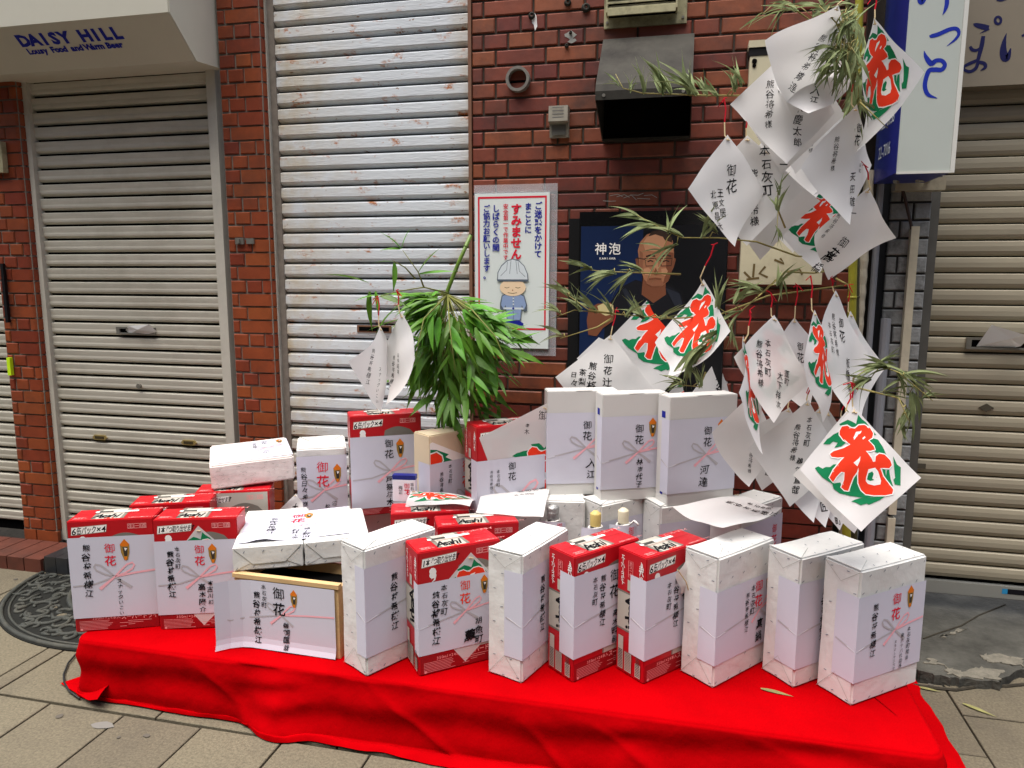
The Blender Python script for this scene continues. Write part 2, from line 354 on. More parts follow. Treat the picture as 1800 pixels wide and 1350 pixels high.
# unseen building row, added to keep low sky light off the shop fronts
b = B(); b.box(-14, 14, -6.0, -3.2, -.01, 6.6)
for i in range(9):
    for z in (.0, 3.3): b.box(-13 + i * 3, -11 + i * 3, -3.22, -3.15, z + .3, z + 2.5)
tag(b.build('unseen_building_row', M('unseen_row_render', '6f6a60', .8, .2, var=.1, vs=2)), kind='structure')
# ---------------------------------------------------------------- brickwork
def brick_mesh(w, h, round_right=False):
    c = .004; d = .02; q = []
    if round_right:
        R = .03; b = B(); prof = [(0, 0), (w - R, 0)] + [(w - R + R * math.sin(t), R - R * math.cos(t)) for t in (.25, .5, .8, 1.1, 1.35, 1.57)] + [(w, .055)]
        n = len(prof); vs = [(x, y, z) for z in (0, h) for x, y in prof]
        fs = [(i, i + 1, n + i + 1, n + i) for i in range(n - 1)] + [tuple(range(n - 1, -1, -1)), tuple(range(n, 2 * n))]
    else:
        vs = [(c, 0, c), (w - c, 0, c), (w - c, 0, h - c), (c, 0, h - c), (0, c, 0), (w, c, 0), (w, c, h), (0, c, h), (0, d, 0), (w, d, 0), (w, d, h), (0, d, h)]
        fs = [(0, 1, 2, 3)] + [(k * 4 + i, k * 4 + (i + 1) % 4, k * 4 + 4 + (i + 1) % 4, k * 4 + 4 + i) for k in range(2) for i in range(4)]
    me = bpy.data.meshes.new('brick'); me.from_pydata(vs, [], fs); me.update()
    bm = bmesh.new(); bm.from_mesh(me); bmesh.ops.recalc_face_normals(bm, faces=bm.faces); bm.to_mesh(me); bm.free()
    me.materials.append(m_brick); return me
_BM = {}
def lay(parent, x0, x1, z0, z1, Y, course, z_vis, seed, full=.2, rounded=False, holes=()):
    rn = random.Random(seed); n = int((z1 - z0) / course); rest = B(); jt = .008; px, py, pz = parent.location
    for r in range(n):
        z = z0 + r * course; x = x0; k = r % 2; first = True
        while x < x1 - .012:
            L = (full * .25 if k else full * .5) if first else (full if rn.random() < .58 else full * .5)
            first = False; e = min(x + L, x1)
            if x1 - e < full * .2: e = x1
            L = e - x; last = e >= x1 - 1e-6
            if not any(a < x + L / 2 < c and d < z + course / 2 < f for a, c, d, f in holes):
                if z > z_vis[0] and z < z_vis[1]:
                    key = (round(L, 4), round(course, 4), rounded and last)
                    if key not in _BM: _BM[key] = brick_mesh(L - jt, course - jt, rounded and last)
                    o = link(_BM[key], 'brick', parent); o.location = (x + jt / 2 - px, Y - py + rn.uniform(-.0006, .0012), z + jt / 2 - pz)
                else: rest.box(x + jt / 2, e - jt / 2, Y, Y + .02, z + jt / 2, z + course - jt / 2)
            x = e
    if rest.f: tag(rest.build('more_bricks', m_brick, parent, world=True), kind='stuff')
CR = (on_y(828, 32.5, YB)[2] - on_y(832, 314.7, YB)[2]) / 10
CR_Z = on_y(832, 314.7, YB)[2]
zb = CR_Z - CR * int(CR_Z / CR)
m_brick_o = m_brick; m_brick = M('sooty_shaded_brick', '75351f', .6, .5, var=.25, vs=9, rnd=.28, dirt='2c211c', dscale=2.6, damt=.8, bump=.10, bs=40)  # darker colour holds both the wall's soot and its shade
WX0, WX1 = on_y(828, 100, YB)[0], on_y(1490, 560, YB)[0]
wall = thing('brick_wall', 'dark red brick wall behind the hanging papers, vents and poster', 'wall', ((WX0 + WX1) / 2, YB, 0))
b = B(); b.box(WX0 + .003, WX1, YB + .007, YB + .3, 0, TOPZ); b.build('mortar_bed', m_mortar, wall, world=True)
lay(wall, WX0, WX1, zb, TOPZ, YB, CR, (.82, 2.5), 5)
b = B(); b.box(WX0 - .012, WX0 + .0015, YB - .004, YB + .25, 0, TOPZ); b.build('edge_trim', M('brown_trim', '7a5844', .6, .3), wall, world=True)
m_brick = m_brick_o; _BM.clear()
# pillar between the two roller shutters
PX0, PX1 = on_y(384, 120, YB)[0], on_y(463, 120, YB)[0]
pil = thing('brick_pillar', 'orange brick pillar with rounded corner between the two large shutters', 'pillar', (PX0, YB, 0))
b = B(); b.box(PX0, PX1 - .012, YB + .007, YB + .2, 0, TOPZ); b.box(PX1 - .0118, PX1 + .03, YB + .045, YB + .2, 0, TOPZ); b.build('mortar_bed', m_mortar2, pil, world=True)
cz = on_y(383, 122, YB)[2]; c1 = (on_y(390, 20, YB)[2] - on_y(402, 350, YB)[2]) / 13
z0 = cz - int(cz / c1) * c1; lay(pil, PX0, PX1, z0, TOPZ, YB, c1, (.5, 2.6), 11, full=.16, rounded=True)
b = B(); p = on_y(432, 424, YB); b.box(p[0] - .045, p[0] - .004, YB - .012, YB - .001, p[2] - .013, p[2] + .015); b.box(p[0] + .008, p[0] + .045, YB - .01, YB - .001, p[2] - .012, p[2] + .012); b.box(p[0] - .03, p[0] - .02, YB - .02, YB - .012, p[2] - .008, p[2] + .008); b.build('latch_plate', m_steel, pil, world=True)
# pillar at the left edge
QX1 = on_y(92, 826, YB)[0]; QX0 = on_y(38, 900, YB)[0]
pil2 = thing('brick_pillar', 'narrow orange brick pillar at the far left edge of the photo', 'pillar', (QX0, YB, 0))
b = B(); b.box(QX0, QX1 - .012, YB + .007, YB + .2, 0, TOPZ); b.build('mortar_bed', m_mortar2, pil2, world=True)
lay(pil2, QX0, QX1, .06, TOPZ, YB, c1, (.06, 2.6), 21, full=.16, rounded=True)
b = B(); p = on_y(2, 270, YB); b.box(p[0] - .12, p[0] + .035, YB - .03, YB - .002, p[2] - .09, p[2] + .05); b.build('grimy_box', m_grime, pil2, world=True)
b = B(); p = on_y(18, 560, YB - .02); q = on_y(5, 500, YB - .02); b.box(p[0] - .03, p[0] - .014, YB - .02, YB - .005, p[2] - .02, q[2] + .1); b.build('black_strip', m_black, pil2, world=True)
b = B(); p = on_y(18, 645, YB - .02); b.box(p[0] - .018, p[0] + .002, YB - .021, YB - .004, p[2] - .042, p[2] + .045); b.build('yellow_tape', INK['yl'], pil2, world=True)
# ledge of bricks on edge and black stone step
led = thing('brick_ledge', 'low ledge of bricks on edge below the left pillar', 'ledge', (-3.3, 2.73, 0))
b = B(); b.box(-4.3, -2.93, 2.745, 2.95, 0, .055); b.build('mortar_bed', m_mortar, led, world=True)
lm = bpy.data.meshes.new('ledge_brick'); bb = B(); bb.box(.003, .097, 0, .215, 0, .066); lm.from_pydata(bb.v, [], bb.f); lm.materials.append(M('ledge_brick', '5c3226', .6, .3, var=.2, vs=12, dirt='2c211c', dscale=5, damt=.5))
for i in range(14): o = link(lm, 'brick', led); o.location = (-4.33 + i * .1 - led.location.x, 0, 0)
stp = thing('stone_step', 'black polished stone step at the foot of the left shutter', 'step', (-2.45, 2.76, 0))
for i in range(14): b = B(); b.box(-2.915 + i * .066, -2.915 + i * .066 + .063, 2.735, 2.74 + .25, .0, .082 + (i % 3) * .0004); b.build('stone_tile', m_stone, stp, world=True)
tag(led, 'low ledge of bricks on edge below the left pillar', 'ledge')

# ---------------------------------------------------------------- roller shutters
def slat_mesh(w, p, prof, m):
    vs = [(x, y, z * p) for x in (0, w) for y, z in prof]; n = len(prof); fs = [(i, i + 1, n + i + 1, n + i) for i in range(n - 1)]
    me = bpy.data.meshes.new('slat'); me.from_pydata(vs, [], fs); me.materials.append(m); me.update()
    bm = bmesh.new(); bm.from_mesh(me); bmesh.ops.recalc_face_normals(bm, faces=bm.faces); bm.to_mesh(me); bm.free(); return me
PROF_A = [(.016, 0), (.006, .02), (-.004, .10), (-.0075, .17), (-.0085, .30), (-.0075, .42), (-.0095, .62), (-.0105, .78), (-.0095, .81), (.004, .855), (.012, .865), (.018, .87)]
PROF_B = [(.018, 0), (.010, .01), (-.010, .21), (-.012, .26), (-.0105, .80), (-.009, .83), (.004, .92), (.018, .93)]
PROF_C = [(.016, 0), (.004, .02), (-.002, .13), (-.0045, .22), (-.007, .30), (-.0085, .60), (-.007, .86), (-.002, .92), (.016, .93)]
def shutter(name, label, x0, x1, Y, z_ref, pitch, zlo, zhi, prof, mat, mframe, fw_l, fw_r, fdep=.03):
    t = thing(name, label, 'shutter', ((x0 + x1) / 2, Y, zlo)); me = slat_mesh(x1 - x0, pitch, prof, mat)
    n = int(math.floor((zlo - z_ref) / pitch)); z = z_ref + n * pitch
    while z < zhi:
        if z > zlo - pitch * .3:
            o = link(me, 'slat', t); o.location = (x0 - t.location.x, 0, z - zlo)
        z += pitch
    b = B(); b.box(x0 - .02, x1 + .02, Y + .013, Y + .03, zlo - .02, zhi); b.build('backing', m_dark, t, world=True)
    for s, (a, c) in enumerate(((x0 - fw_l, x0), (x1, x1 + fw_r))):
        if c - a > .001: b = B(); b.box(a, c, Y - fdep, Y + .02, zlo - .02, zhi); b.build('side_rail', mframe, t, world=True)
    return t
LX0, LX1 = on_y(54.7, 144, YS)[0], on_y(368, 122.7, YS)[0]
lp = (on_y(54.7, 144, YS)[2] - on_y(70.7, 346.1, YS)[2]) / 8
lsh = shutter('roller_shutter', 'grey beige roller shutter with paper in its letter slot, left of brick pillar', LX0, LX1, YS, on_y(54.7, 144, YS)[2], lp, .085, 2.35, PROF_A, m_beige, m_frame, .055, .045)
mp_ = (on_y(472, 48, YS)[2] - on_y(504, 742.7, YS)[2]) / 26
msh = shutter('roller_shutter', 'rust spotted white roller shutter behind the leafy bamboo clump', SHX0, SHX1, YS, on_y(472, 48, YS)[2], mp_, .0, 3.05, PROF_B, m_pale, m_frame2, .045, 0)
Y3 = 3.25
RX0 = on_y(1612, 700, Y3)[0]
rp = (on_y(1635, 364.7, Y3)[2] - on_y(1598.3, 803.3, Y3)[2]) / 16
rsh = shutter('roller_shutter', 'dim taupe roller shutter at the right edge with folded paper in its slot', RX0, RX0 + 1.9, Y3, on_y(1635, 364.7, Y3)[2], rp, on_y(1640, 1018, Y3)[2], 2.6, PROF_C, m_beige2, m_frame2, .0, .05)
esh = shutter('roller_shutter', 'sliver of beige roller shutter beyond the narrow left pillar', QX0 - 1.2, QX0 - .02, YS, on_y(54.7, 144, YS)[2], lp, .10, 2.6, PROF_A, m_beige, m_frame, .03, .02)
b = B(); z = on_y(1640, 1018, Y3)[2]; b.box(RX0, RX0 + 1.9, Y3 - .012, Y3 + .012, z - .052, z); b.build('bottom_bar', M('alu_bar', 'a4a59f', .3, .5, metal=.5), rsh, world=True)
p = on_y(1775, 1040, Y3 - .013); pr = Print(); pr.rect(p[0] - .028, p[0] + .1, p[2] - .012, p[2] + .010, 'k').rect(p[0] - .028, p[0] - .008, p[2] - .012, p[2] + .010, 'cy')
iv = wmat(rsh).inverted()
def wallmap(par, Y):
    iv = wmat(par).inverted(); return lambda u, v, o: iv @ Vector((u, Y - o, v))
pr.build('maker_label', rsh, wallmap(rsh, Y3 - .012))
def slot(par, px, py, Y, w, h, paper=None):
    p = on_y(px, py, Y); b = B(); t = .008
    b.box(p[0] - w / 2, p[0] + w / 2, Y - .022, Y - .009, p[2] - h / 2, p[2] - h / 2 + t); b.box(p[0] - w / 2, p[0] + w / 2, Y - .022, Y - .009, p[2] + h / 2 - t, p[2] + h / 2)
    b.box(p[0] - w / 2, p[0] - w / 2 + .018, Y - .0215, Y - .009, p[2] - h / 2 + t, p[2] + h / 2 - t); b.box(p[0] + w / 2 - .018, p[0] + w / 2, Y - .0215, Y - .009, p[2] - h / 2 + t, p[2] + h / 2 - t)
    o = b.build('letter_slot', m_steel, par, world=True); b = B(); b.box(p[0] - w / 2 + .018, p[0] + w / 2 - .018, Y - .012, Y - .008, p[2] - h / 2 + t, p[2] + h / 2 - t); b.build('slot_opening', m_dark, o, world=True)
slot(lsh, 243, 581, YS, .21, .035); slot(rsh, 1760, 604, Y3, .26, .045)
m_paper = M('white_paper', 'e9e9e7', .85, .15, var=.02, vs=6, trans=.18)
def stuck_paper(name, label, pts, group=None):
    o = B(); v = [Vector(p) for p in pts]; c = sum(v, Vector()) / len(v)
    o.add(v + [c + Vector((0, -.012, .003))], [(i, (i + 1) % len(v), len(v)) for i in range(len(v))]); return tag(o.build(name, m_paper), label, 'paper', group)
stuck_paper('folded_letter', 'crumpled white paper stuck in the slot of the left shutter', [on_y(x, y, YS - k) for x, y, k in ((220, 581, .01), (226, 573, .03), (262, 570, .045), (276, 583, .03), (258, 588, .02), (228, 587, .012))])
stuck_paper('folded_letter', 'folded grey-white paper poking from the slot of the right shutter', [on_y(x, y, Y3 - k) for x, y, k in ((1716, 609, .012), (1743, 571, .05), (1800, 588, .07), (1812, 592, .06), (1795, 608, .03), (1785, 611, .012))])
b = B(); p = on_y(248, 678, YS); b.v = []; b.tube([(p[0], YS - .008, p[2]), (p[0], YS - .02, p[2])], .012, 14); b.build('lock_barrel', m_steel, lsh, world=True)
m_brass = M('brass_pull', 'a08c56', .4, .5, metal=.4)
for px, py in ((179, 768), (335, 777)):
    p = on_y(px, py, YS); b = B(); hx = [(-.042, 0), (-.03, .012), (.03, .012), (.042, 0), (.03, -.012), (-.03, -.012)]
    b.extrude(hx, lambda a, c, t: (p[0] + a, t, p[2] + c), YS - .016, YS - .0085); o = b.build('pull_handle', m_brass, lsh, world=True)
    b = B(); b.box(p[0] - .026, p[0] + .026, YS - .0175, YS - .0165, p[2] - .006, p[2] + .007); b.build('finger_recess', M('recess_brown', '3a3016', .7), o, world=True)
for px, py, w in ((660, 578, .16),):
    p = on_y(px, py, YS); b = B(); b.box(p[0] - w / 2, p[0] + w / 2, YS - .016, YS - .009, p[2] - .016, p[2] + .016); o = b.build('letter_slot', M('rusty_plate', '6b4a35', .7, var=.3), msh, world=True)
    b = B(); b.box(p[0] - w / 2 + .01, p[0] + w / 2 - .01, YS - .0175, YS - .0165, p[2] - .009, p[2] + .009); b.build('slot_opening', m_dark, o, world=True)
p = on_y(1732, 716, Y3); b = B(); b.extrude([(-.028, 0), (0, .017), (.028, 0), (0, -.017)], lambda a, c, t: (p[0] + a, t, p[2] + c), Y3 - .012, Y3 - .006); o = b.build('lock_plate', M('dark_lock', '4a4438', .5), rsh, world=True)
p = on_y(1612, 818, Y3); b = B(); b.box(p[0] - .03, p[0] + .03, Y3 - .0095, Y3 - .0065, p[2] - .011, p[2] + .011); b.build('pull_recess', M('recess_grey', '4f4a3e', .6), rsh, world=True)

# housing above the left shutter
HX = on_y(381, 118, YB)[0]; a = on_x(297, 21, HX); c = on_x(345, 107, HX)
prof = [(YB + .05, 3.0), (a[1], 3.0), (a[1], a[2]), (c[1], c[2]), (YB + .0, on_y(381, 118, YB)[2]), (YB + .05, on_y(381, 118, YB)[2])]
hou = thing('shutter_housing', 'cream shutter housing with blue lettering above the left shutter', 'shutter housing', (-3.0, YB, prof[4][1]))
b = B(); b.extrude(prof, lambda y, z, t: (t, y, z), -4.2, HX - .004); b.build('casing', m_house, hou, world=True)
b = B(); b.extrude([(y + (.004 if y < 2.94 else 0), z) for y, z in prof], lambda y, z, t: (t, y, z), HX - .0038, HX); b.build('end_cap', m_house, hou, world=True)
dv = Vector((0, c[1] - a[1], c[2] - a[2])); sl_ = dv.length; dv.normalize(); nv = Vector((0, dv.z, -dv.y)); nv = nv if nv.y < 0 else -nv
def slope(par):
    iv = wmat(par).inverted(); o0 = Vector((0, a[1], a[2])); return lambda u, v, o: iv @ (o0 + Vector((u, 0, 0)) - dv * v + nv * o)
def on_slope(px, py):
    v = ray(px, py); n = np.array(nv); t = np.dot(np.array([0, a[1], a[2]]) - C0, n) / np.dot(v, n); q = C0 + v * t; return q[0], -np.dot(q - np.array([0, a[1], a[2]]), np.array(dv))
u0, v0 = on_slope(33, 72); u1, v1 = on_slope(206, 56); pr = Print(.05)
w = u1 - u0; h = abs(on_slope(45, 82)[1] - on_slope(30, 60)[1]) * 1.22
pr.row('DAISY HILL', u0, (v0 + v1) / 2, h, 'n', .055, track=w / 9.6 / h / 1.18, sx=1.18)
u2, v2 = on_slope(50, 92); u3, v3 = on_slope(215, 75); pr.row('Lousy Food and Warm Beer', u2, (v2 + v3) / 2, h * .52, 'n', .05, track=(u3 - u2) / 24 / (h * .52) / 1.15, sx=1.15)
pr.build('lettering', hou, slope(hou))

# ---------------------------------------------------------------- fittings on the brick wall
def wbox(b, px0, px1, py0, py1, y0, y1, Yref=YB, m=0):
    p = on_y(px0, (py0 + py1) / 2, Yref); q = on_y(px1, (py0 + py1) / 2, Yref); r = on_y((px0 + px1) / 2, py0, Yref); s = on_y((px0 + px1) / 2, py1, Yref)
    b.box(p[0], q[0], y0, y1, s[2], r[2], m); return p[0], q[0], s[2], r[2]
# louvred vent cap at the top
vt = thing('vent_cap', 'grimy cream louvred vent cap at the top of the brick wall', 'vent', on_y(1135, 40, YB))
p = on_y(1062, 52, YB); q = on_y(1207, 42, YB); x0, x1, zv = p[0], q[0], (p[2] + q[2]) / 2
b = B(); b.box(x0, x1, YB - .012, YB - .001, zv, zv + .34); b.build('back_plate', m_grime, vt, world=True)
f = on_x(1068, 20, x0 + .015); yv = max(YB - .13, min(f[1], YB - .06)); zf = on_y(1068, 22, yv)[2]
zt = zf + .24
b = B(); b.extrude([(YB - .012, zv + .045), (yv + .03, zv + .03), (yv, zf), (yv, zt), (YB - .012, zt + .04)], lambda y, z, t: (t, y, z), x0 + .012, x0 + .018)
b.extrude([(YB - .012, zv + .045), (yv + .03, zv + .03), (yv, zf), (yv, zt), (YB - .012, zt + .04)], lambda y, z, t: (t, y, z), x1 - .04, x1 - .034)
b.build('hood_cheeks', m_grime, vt, world=True)
for k in range(12): b = B(); z = zf + .012 + k * .02; b.add([(x0 + .018, yv + .001, z), (x1 - .04, yv + .001, z), (x1 - .04, yv + .012, z + .014), (x0 + .018, yv + .012, z + .014)], [(0, 1, 2, 3)]); b.box(x0 + .018, x1 - .04, yv, yv + .004, z - .003, z + .002); b.build('louvre', m_grime, vt, world=True)
b = B(); b.box(x0 + .018, x1 - .04, yv - .002, yv + .006, zf - .012, zf + .010); b.build('front_lip', m_grime, vt, world=True)
b = B(); b.box(x0 + .018, x1 - .04, YB - .016, YB - .0125, zv + .035, zv + .12); b.build('dark_opening', m_dark, vt, world=True)  # near-black plate across the vent opening
for k in range(9): b = B(); x = x0 + .03 + k * (x1 - x0 - .09) / 8; b.box(x, x + .003, yv + .02, YB - .017, zv + .045, zv + .05); b.build('grille_bar', m_grime, vt, world=True)
for x, z in ((x0 + .012, zv + .02), (x1 - .014, zv + .02)): b = B(); b.tube([(x, YB - .012, z), (x, YB - .016, z)], .005, 8); b.build('screw', m_steel, vt, world=True)
# large soot stained exhaust hood
hd = thing('exhaust_hood', 'soot blackened metal exhaust hood with open mouth on the brick wall', 'vent hood', on_y(1135, 250, YB))
p0 = on_y(1059, 250, YB); p1 = on_y(1214, 243, YB); xl, xr = p0[0], p1[0]; zb_ = (p0[2] + p1[2]) / 2
lip = on_x(1046, 182, xl); yl = max(min(lip[1], YB - .09), YB - .3); zl = on_y(1130, 172, yl)[2]; ztop = on_y(1136, 70, YB)[2]
b = B(); b.extrude([(YB, ztop), (YB - .04, ztop), (yl + .01, zl + .055), (yl, zl + .03), (yl, zl), (yl + .004, zl), (yl + .004, zl + .028), (yl + .014, zl + .05), (YB - .04, ztop - .006), (YB, ztop - .006)], lambda y, z, t: (t, y, z), xl, xr); b.build('sloping_top', m_hood, hd, world=True)
for x in (xl, xr - .004): b = B(); b.extrude([(YB, ztop - .002), (YB - .04, ztop - .002), (yl + .011, zl + .052), (yl + .002, zl + .028), (yl + .002, zl), (YB - .02, zb_), (YB, zb_)], lambda y, z, t: (t, y, z), x + .0005, x + .0035); b.build('cheek', m_hood, hd, world=True)
b = B(); b.box(xl + .005, xr - .005, YB - .012, YB - .002, zb_, ztop - .01); b.build('dark_back', m_dark, hd, world=True)  # near-black plate at the back of the hood
b = B(); b.box(xl + .004, xr - .004, YB - .03, YB - .012, zb_ - .003, zb_ + .006); b.build('bottom_lip', m_hood, hd, world=True)
for x in (xl + .03, xr - .03): b = B(); b.tube([(x, yl - .003, zl + .015), (x, yl, zl + .015)], .006, 8); b.build('rivet', m_steel, hd, world=True)
# capped conduit
p = on_y(912, 141, YB); pi = thing('pipe_stub', 'open grey pipe stub poking from brick wall beside pale shutter', 'pipe', p)
b = B(); n = 20
for r0, r1, y0, y1 in ((.047, .047, -.028, .02), (.036, .036, -.028, .02)): b.lathe([(r0, y0), (r1, y1)], n=n)
b.lathe([(.036, -.028), (.047, -.028)], n=n); o = b.build('pipe', M('plaster_pipe', '76726a', .8, var=.25, vs=40), pi, smooth=True); o.rotation_euler = (rad(-90), 0, 0)
b = B(); b.lathe([(0.0001, .0), (.036, .0)], n=n); o = b.build('pipe_mouth', m_dark, pi); o.rotation_euler = (rad(-90), 0, 0); o.location = (0, .004, 0)
# intercom box
p = on_y(984, 243, YB); it = thing('intercom_box', 'small weathered grey intercom box on wall beside exhaust hood', 'intercom', p)
x0, x1 = on_y(968, 215, YB)[0], on_y(1001, 215, YB)[0]; z1, z0 = on_y(984, 190, YB)[2], p[2]
b = B(); b.extrude([(YB, z0), (YB - .02, z0), (YB - .026, z0 + .05), (YB - .05, z0 + .055), (YB - .045, z1), (YB, z1)], lambda y, z, t: (t, y, z), x0, x1); b.build('casing', M('weathered_grey', '8f8a7c', .6, .3, var=.25, vs=40, dirt='3a352c', dscale=20), it, world=True)
b = B(); b.box(x0 + .01, x1 - .01, YB - .0275, YB - .0255, z0 + .008, z0 + .045); b.build('button_plate', M('grey_plate', '5c5a52', .5), it, world=True)
pr = Print()
for k in range(4): pr.rect(x0 + .015, x1 - .015, z0 + .068 + k * .012, z0 + .071 + k * .012, 'mg')
pr.build('speaker_slits', it, wallmap(it, YB - .0485))
# bolts and scars
for px, py, r in ((935, 28, .014), (1030, 14, .018), (998, 5, .014), (996, 81, .008), (1003, 58, .006)):
    p = on_y(px, py, YB); b = B(); b.lathe([(r, 0), (r * .8, .012), (r * .35, .013), (r * .3, .006)], n=10); o = b.build('wall_bolt', m_hood, wall, smooth=True); o.rotation_euler = (rad(90), 0, .2); o.location = (p[0] - wall.location.x, -.001, p[2])
pr = Print(); rn = random.Random(4)
for px, py, w, h in ((940, 36, .015, .04), (1002, 62, .03, .02), (1005, 72, .02, .012)): p = on_y(px, py, YB); pr.poly([(p[0] + w * math.cos(t * .7) * rn.uniform(.4, 1), p[2] + h * math.sin(t * .7) * rn.uniform(.4, 1)) for t in range(9)], 'wb' if w < .02 else 'ck')
for k in range(7): p = on_y(1060 + 12 * k, 350 + rn.uniform(-8, 3), YB); pr.stroke([(p[0], p[2]), (p[0] + .03, p[2] + rn.uniform(-.006, .012)), (p[0] + .05, p[2] + rn.uniform(-.01, .01))], .002, 'ck')
pr.build('scratches', wall, wallmap(wall, YB), base=.0012)

# construction apology notice in a clear sleeve
nx0, nx1 = on_y(837, 480, YB)[0], on_y(966, 480, YB)[0]; nz1, nz0 = on_y(900, 340, YB)[2], on_y(900, 611, YB)[2]
no = thing('notice_board', 'white construction notice with bowing helmeted worker in plastic sleeve', 'notice', ((nx0 + nx1) / 2, YB, nz0))
b = B(); b.box(nx0, nx1, YB - .014, YB - .005, nz0, nz1); b.build('panel', M('notice_white', 'dfe6e2', .35, .5), no, world=True)
fm = bpy.data.materials.new('clear_film'); fm.use_nodes = True; t = fm.node_tree; pb = t.nodes['Principled BSDF']; pb.inputs['Base Color'].default_value = (.8, .82, .85, 1); pb.inputs['Roughness'].default_value = .25; pb.inputs['Alpha'].default_value = .22
b = B(); b.box(nx0 - .006, nx1 + .03, YB - .0045, YB - .0030, nz0 - .03, nz1 + .035); b.build('plastic_sleeve', fm, no, world=True)
W_, H_ = nx1 - nx0, nz1 - nz0; pr = Print()
def U(x): return nx0 + W_ * (x - 62) / (608 - 62)
def Vv(y): return nz1 - H_ * (y - 85) / (1222 - 85)
sz = W_ / 546
for a_, c_, d_, e_ in ((85, 588, 108, 122), (85, 588, 1070, 1084), (85, 97, 122, 1070), (576, 588, 122, 1070)): pr.rect(U(a_), U(c_), Vv(e_), Vv(d_), 'r')
for s_, x, y, z, m, bo in (('ご迷惑をかけて', 528, 150, 56, 'n', .03), ('まことに', 455, 155, 54, 'n', .03), ('すみません', 368, 160, 79, 'r', .04), ('安全第一で作業中です', 291, 160, 39, 'r', .015), ('しばらくの間', 219, 165, 55, 'n', .03), ('ご協力お願いします。', 150, 165, 53, 'n', .03)): pr.col(s_, U(x), Vv(y), z * sz, m, bo, step=1.0 if z != 39 else 1.02)
for ch, x in (('敦', 292), ('建', 381), ('設', 470)): pr.char(ch, U(x), Vv(1145), 46 * sz, 'k', .02)
P_ = lambda *q: [(U(x), Vv(y)) for x, y in q]
pr.poly(P_((262, 830), (300, 812), (395, 812), (432, 830), (452, 900), (450, 940), (428, 952), (420, 925), (412, 940), (405, 1015), (302, 1015), (292, 940), (285, 920), (272, 952), (250, 930), (250, 890)), 'ol')
pr.poly(P_((268, 836), (302, 818), (393, 818), (427, 836), (444, 900), (430, 930), (412, 900), (408, 935), (400, 1010), (307, 1010), (297, 935), (292, 900), (276, 930), (258, 900)), 'ub')
pr.rect(U(276), U(425), Vv(932), Vv(918), 'hl'); pr.disc(U(349), Vv(925), 8 * sz, 'n')
pr.stroke(P_((350, 830), (350, 915)), 3 * sz, 'ol'); pr.stroke(P_((350, 945), (350, 1012)), 3 * sz, 'ol')
for y in (850, 872, 894): pr.disc(U(350), Vv(y), 6 * sz, 'hl')
pr.poly(P_((278, 1050), (275, 1035), (310, 1015), (395, 1015), (425, 1035), (425, 1052)), 'n')
pr.disc(U(345), Vv(770), 96 * sz, 'fl', 62 * sz, 22)
pr.stroke(P_((284, 768), (302, 774), (320, 768)), 4 * sz, 'br'); pr.stroke(P_((364, 768), (384, 774), (402, 768)), 4 * sz, 'br'); pr.stroke(P_((308, 808), (345, 814), (376, 808)), 4 * sz, 'br'); pr.disc(U(344), Vv(790), 5 * sz, 'sk')
pr.poly(P_((228, 715), (232, 660), (258, 610), (300, 572), (345, 558), (392, 572), (432, 612), (456, 670), (460, 715)), 'ol'); pr.poly(P_((234, 710), (238, 660), (262, 615), (302, 578), (345, 564), (390, 578), (428, 615), (450, 670), (454, 710)), 'hl')
for q in (((306, 580), (300, 640), (255, 685)), ((332, 570), (322, 670)), ((368, 570), (378, 670)), ((384, 580), (394, 650), (436, 690))): pr.stroke(P_(*q), 3 * sz, 'ol')
pr.poly(P_((226, 712), (462, 712), (456, 726), (232, 726)), 'ol')
pr.build('notice_print', no, wallmap(no, YB - .014))

INK['sk3'] = M('skin_print_mid', '905e44', .6, .2); INK['sk4'] = M('skin_print_light', 'c08c68', .6, .2); INK['cl2'] = M('clothes_print_sheen', '262a34', .6, .2)
# framed beer poster (dark blue, man in glasses holding a mug)
fx0, fx1 = on_y(1000, 500, YB)[0], on_y(1277, 480, YB)[0]; fz1 = on_y(1100, 378, YB)[2]; fz0 = .62
po = thing('framed_poster', 'dark framed poster of a man in glasses behind bamboo twigs', 'poster', ((fx0 + fx1) / 2, YB, fz0))
b = B(); b.box(fx0, fx1 - .02, YB - .016, YB - .002, fz0, fz1 - .012); b.build('backing_board', m_black, po, world=True)
gx0 = on_y(1019, 500, YB)[0]; b = B(); b.box(gx0, fx1, YB - .03, YB - .0165, fz0 + .02, on_y(1130, 372, YB)[2]); b.build('frame', M('black_gloss', '08090b', .25, .5), po, world=True)
yp = YB - .03; pr = Print()
def PU(x): return on_y(980 + x / 4.656, 500, yp)[0]
def PV(y): return on_y(1130, 350 + y / 4.656, yp)[2]
Q = lambda *q: [(PU(x), PV(y)) for x, y in q]
pr.rect(PU(185), PU(1375), fz0 + .03, PV(215), 'pd'); pr.poly(Q((187, 218), (690, 218), (690, 1340), (187, 1340)), 'pb')
k_ = (PU(100) - PU(0)) / 100
pr.poly(Q((400, 900), (520, 720), (640, 660), (760, 700), (900, 700), (1010, 760), (1080, 960), (1080, 1340), (380, 1340)), 'cl')
pr.poly(Q((700, 620), (880, 620), (890, 780), (790, 850), (690, 780)), 'sk2')
pr.poly(Q((650, 420), (668, 350), (720, 290), (800, 262), (880, 280), (930, 340), (945, 440), (942, 560), (905, 670), (850, 715), (770, 715), (710, 660), (672, 570)), 'sk')
pr.poly(Q((735, 300), (760, 265), (820, 255), (890, 275), (925, 320), (928, 360), (880, 340), (820, 320), (760, 320)), 'hr')
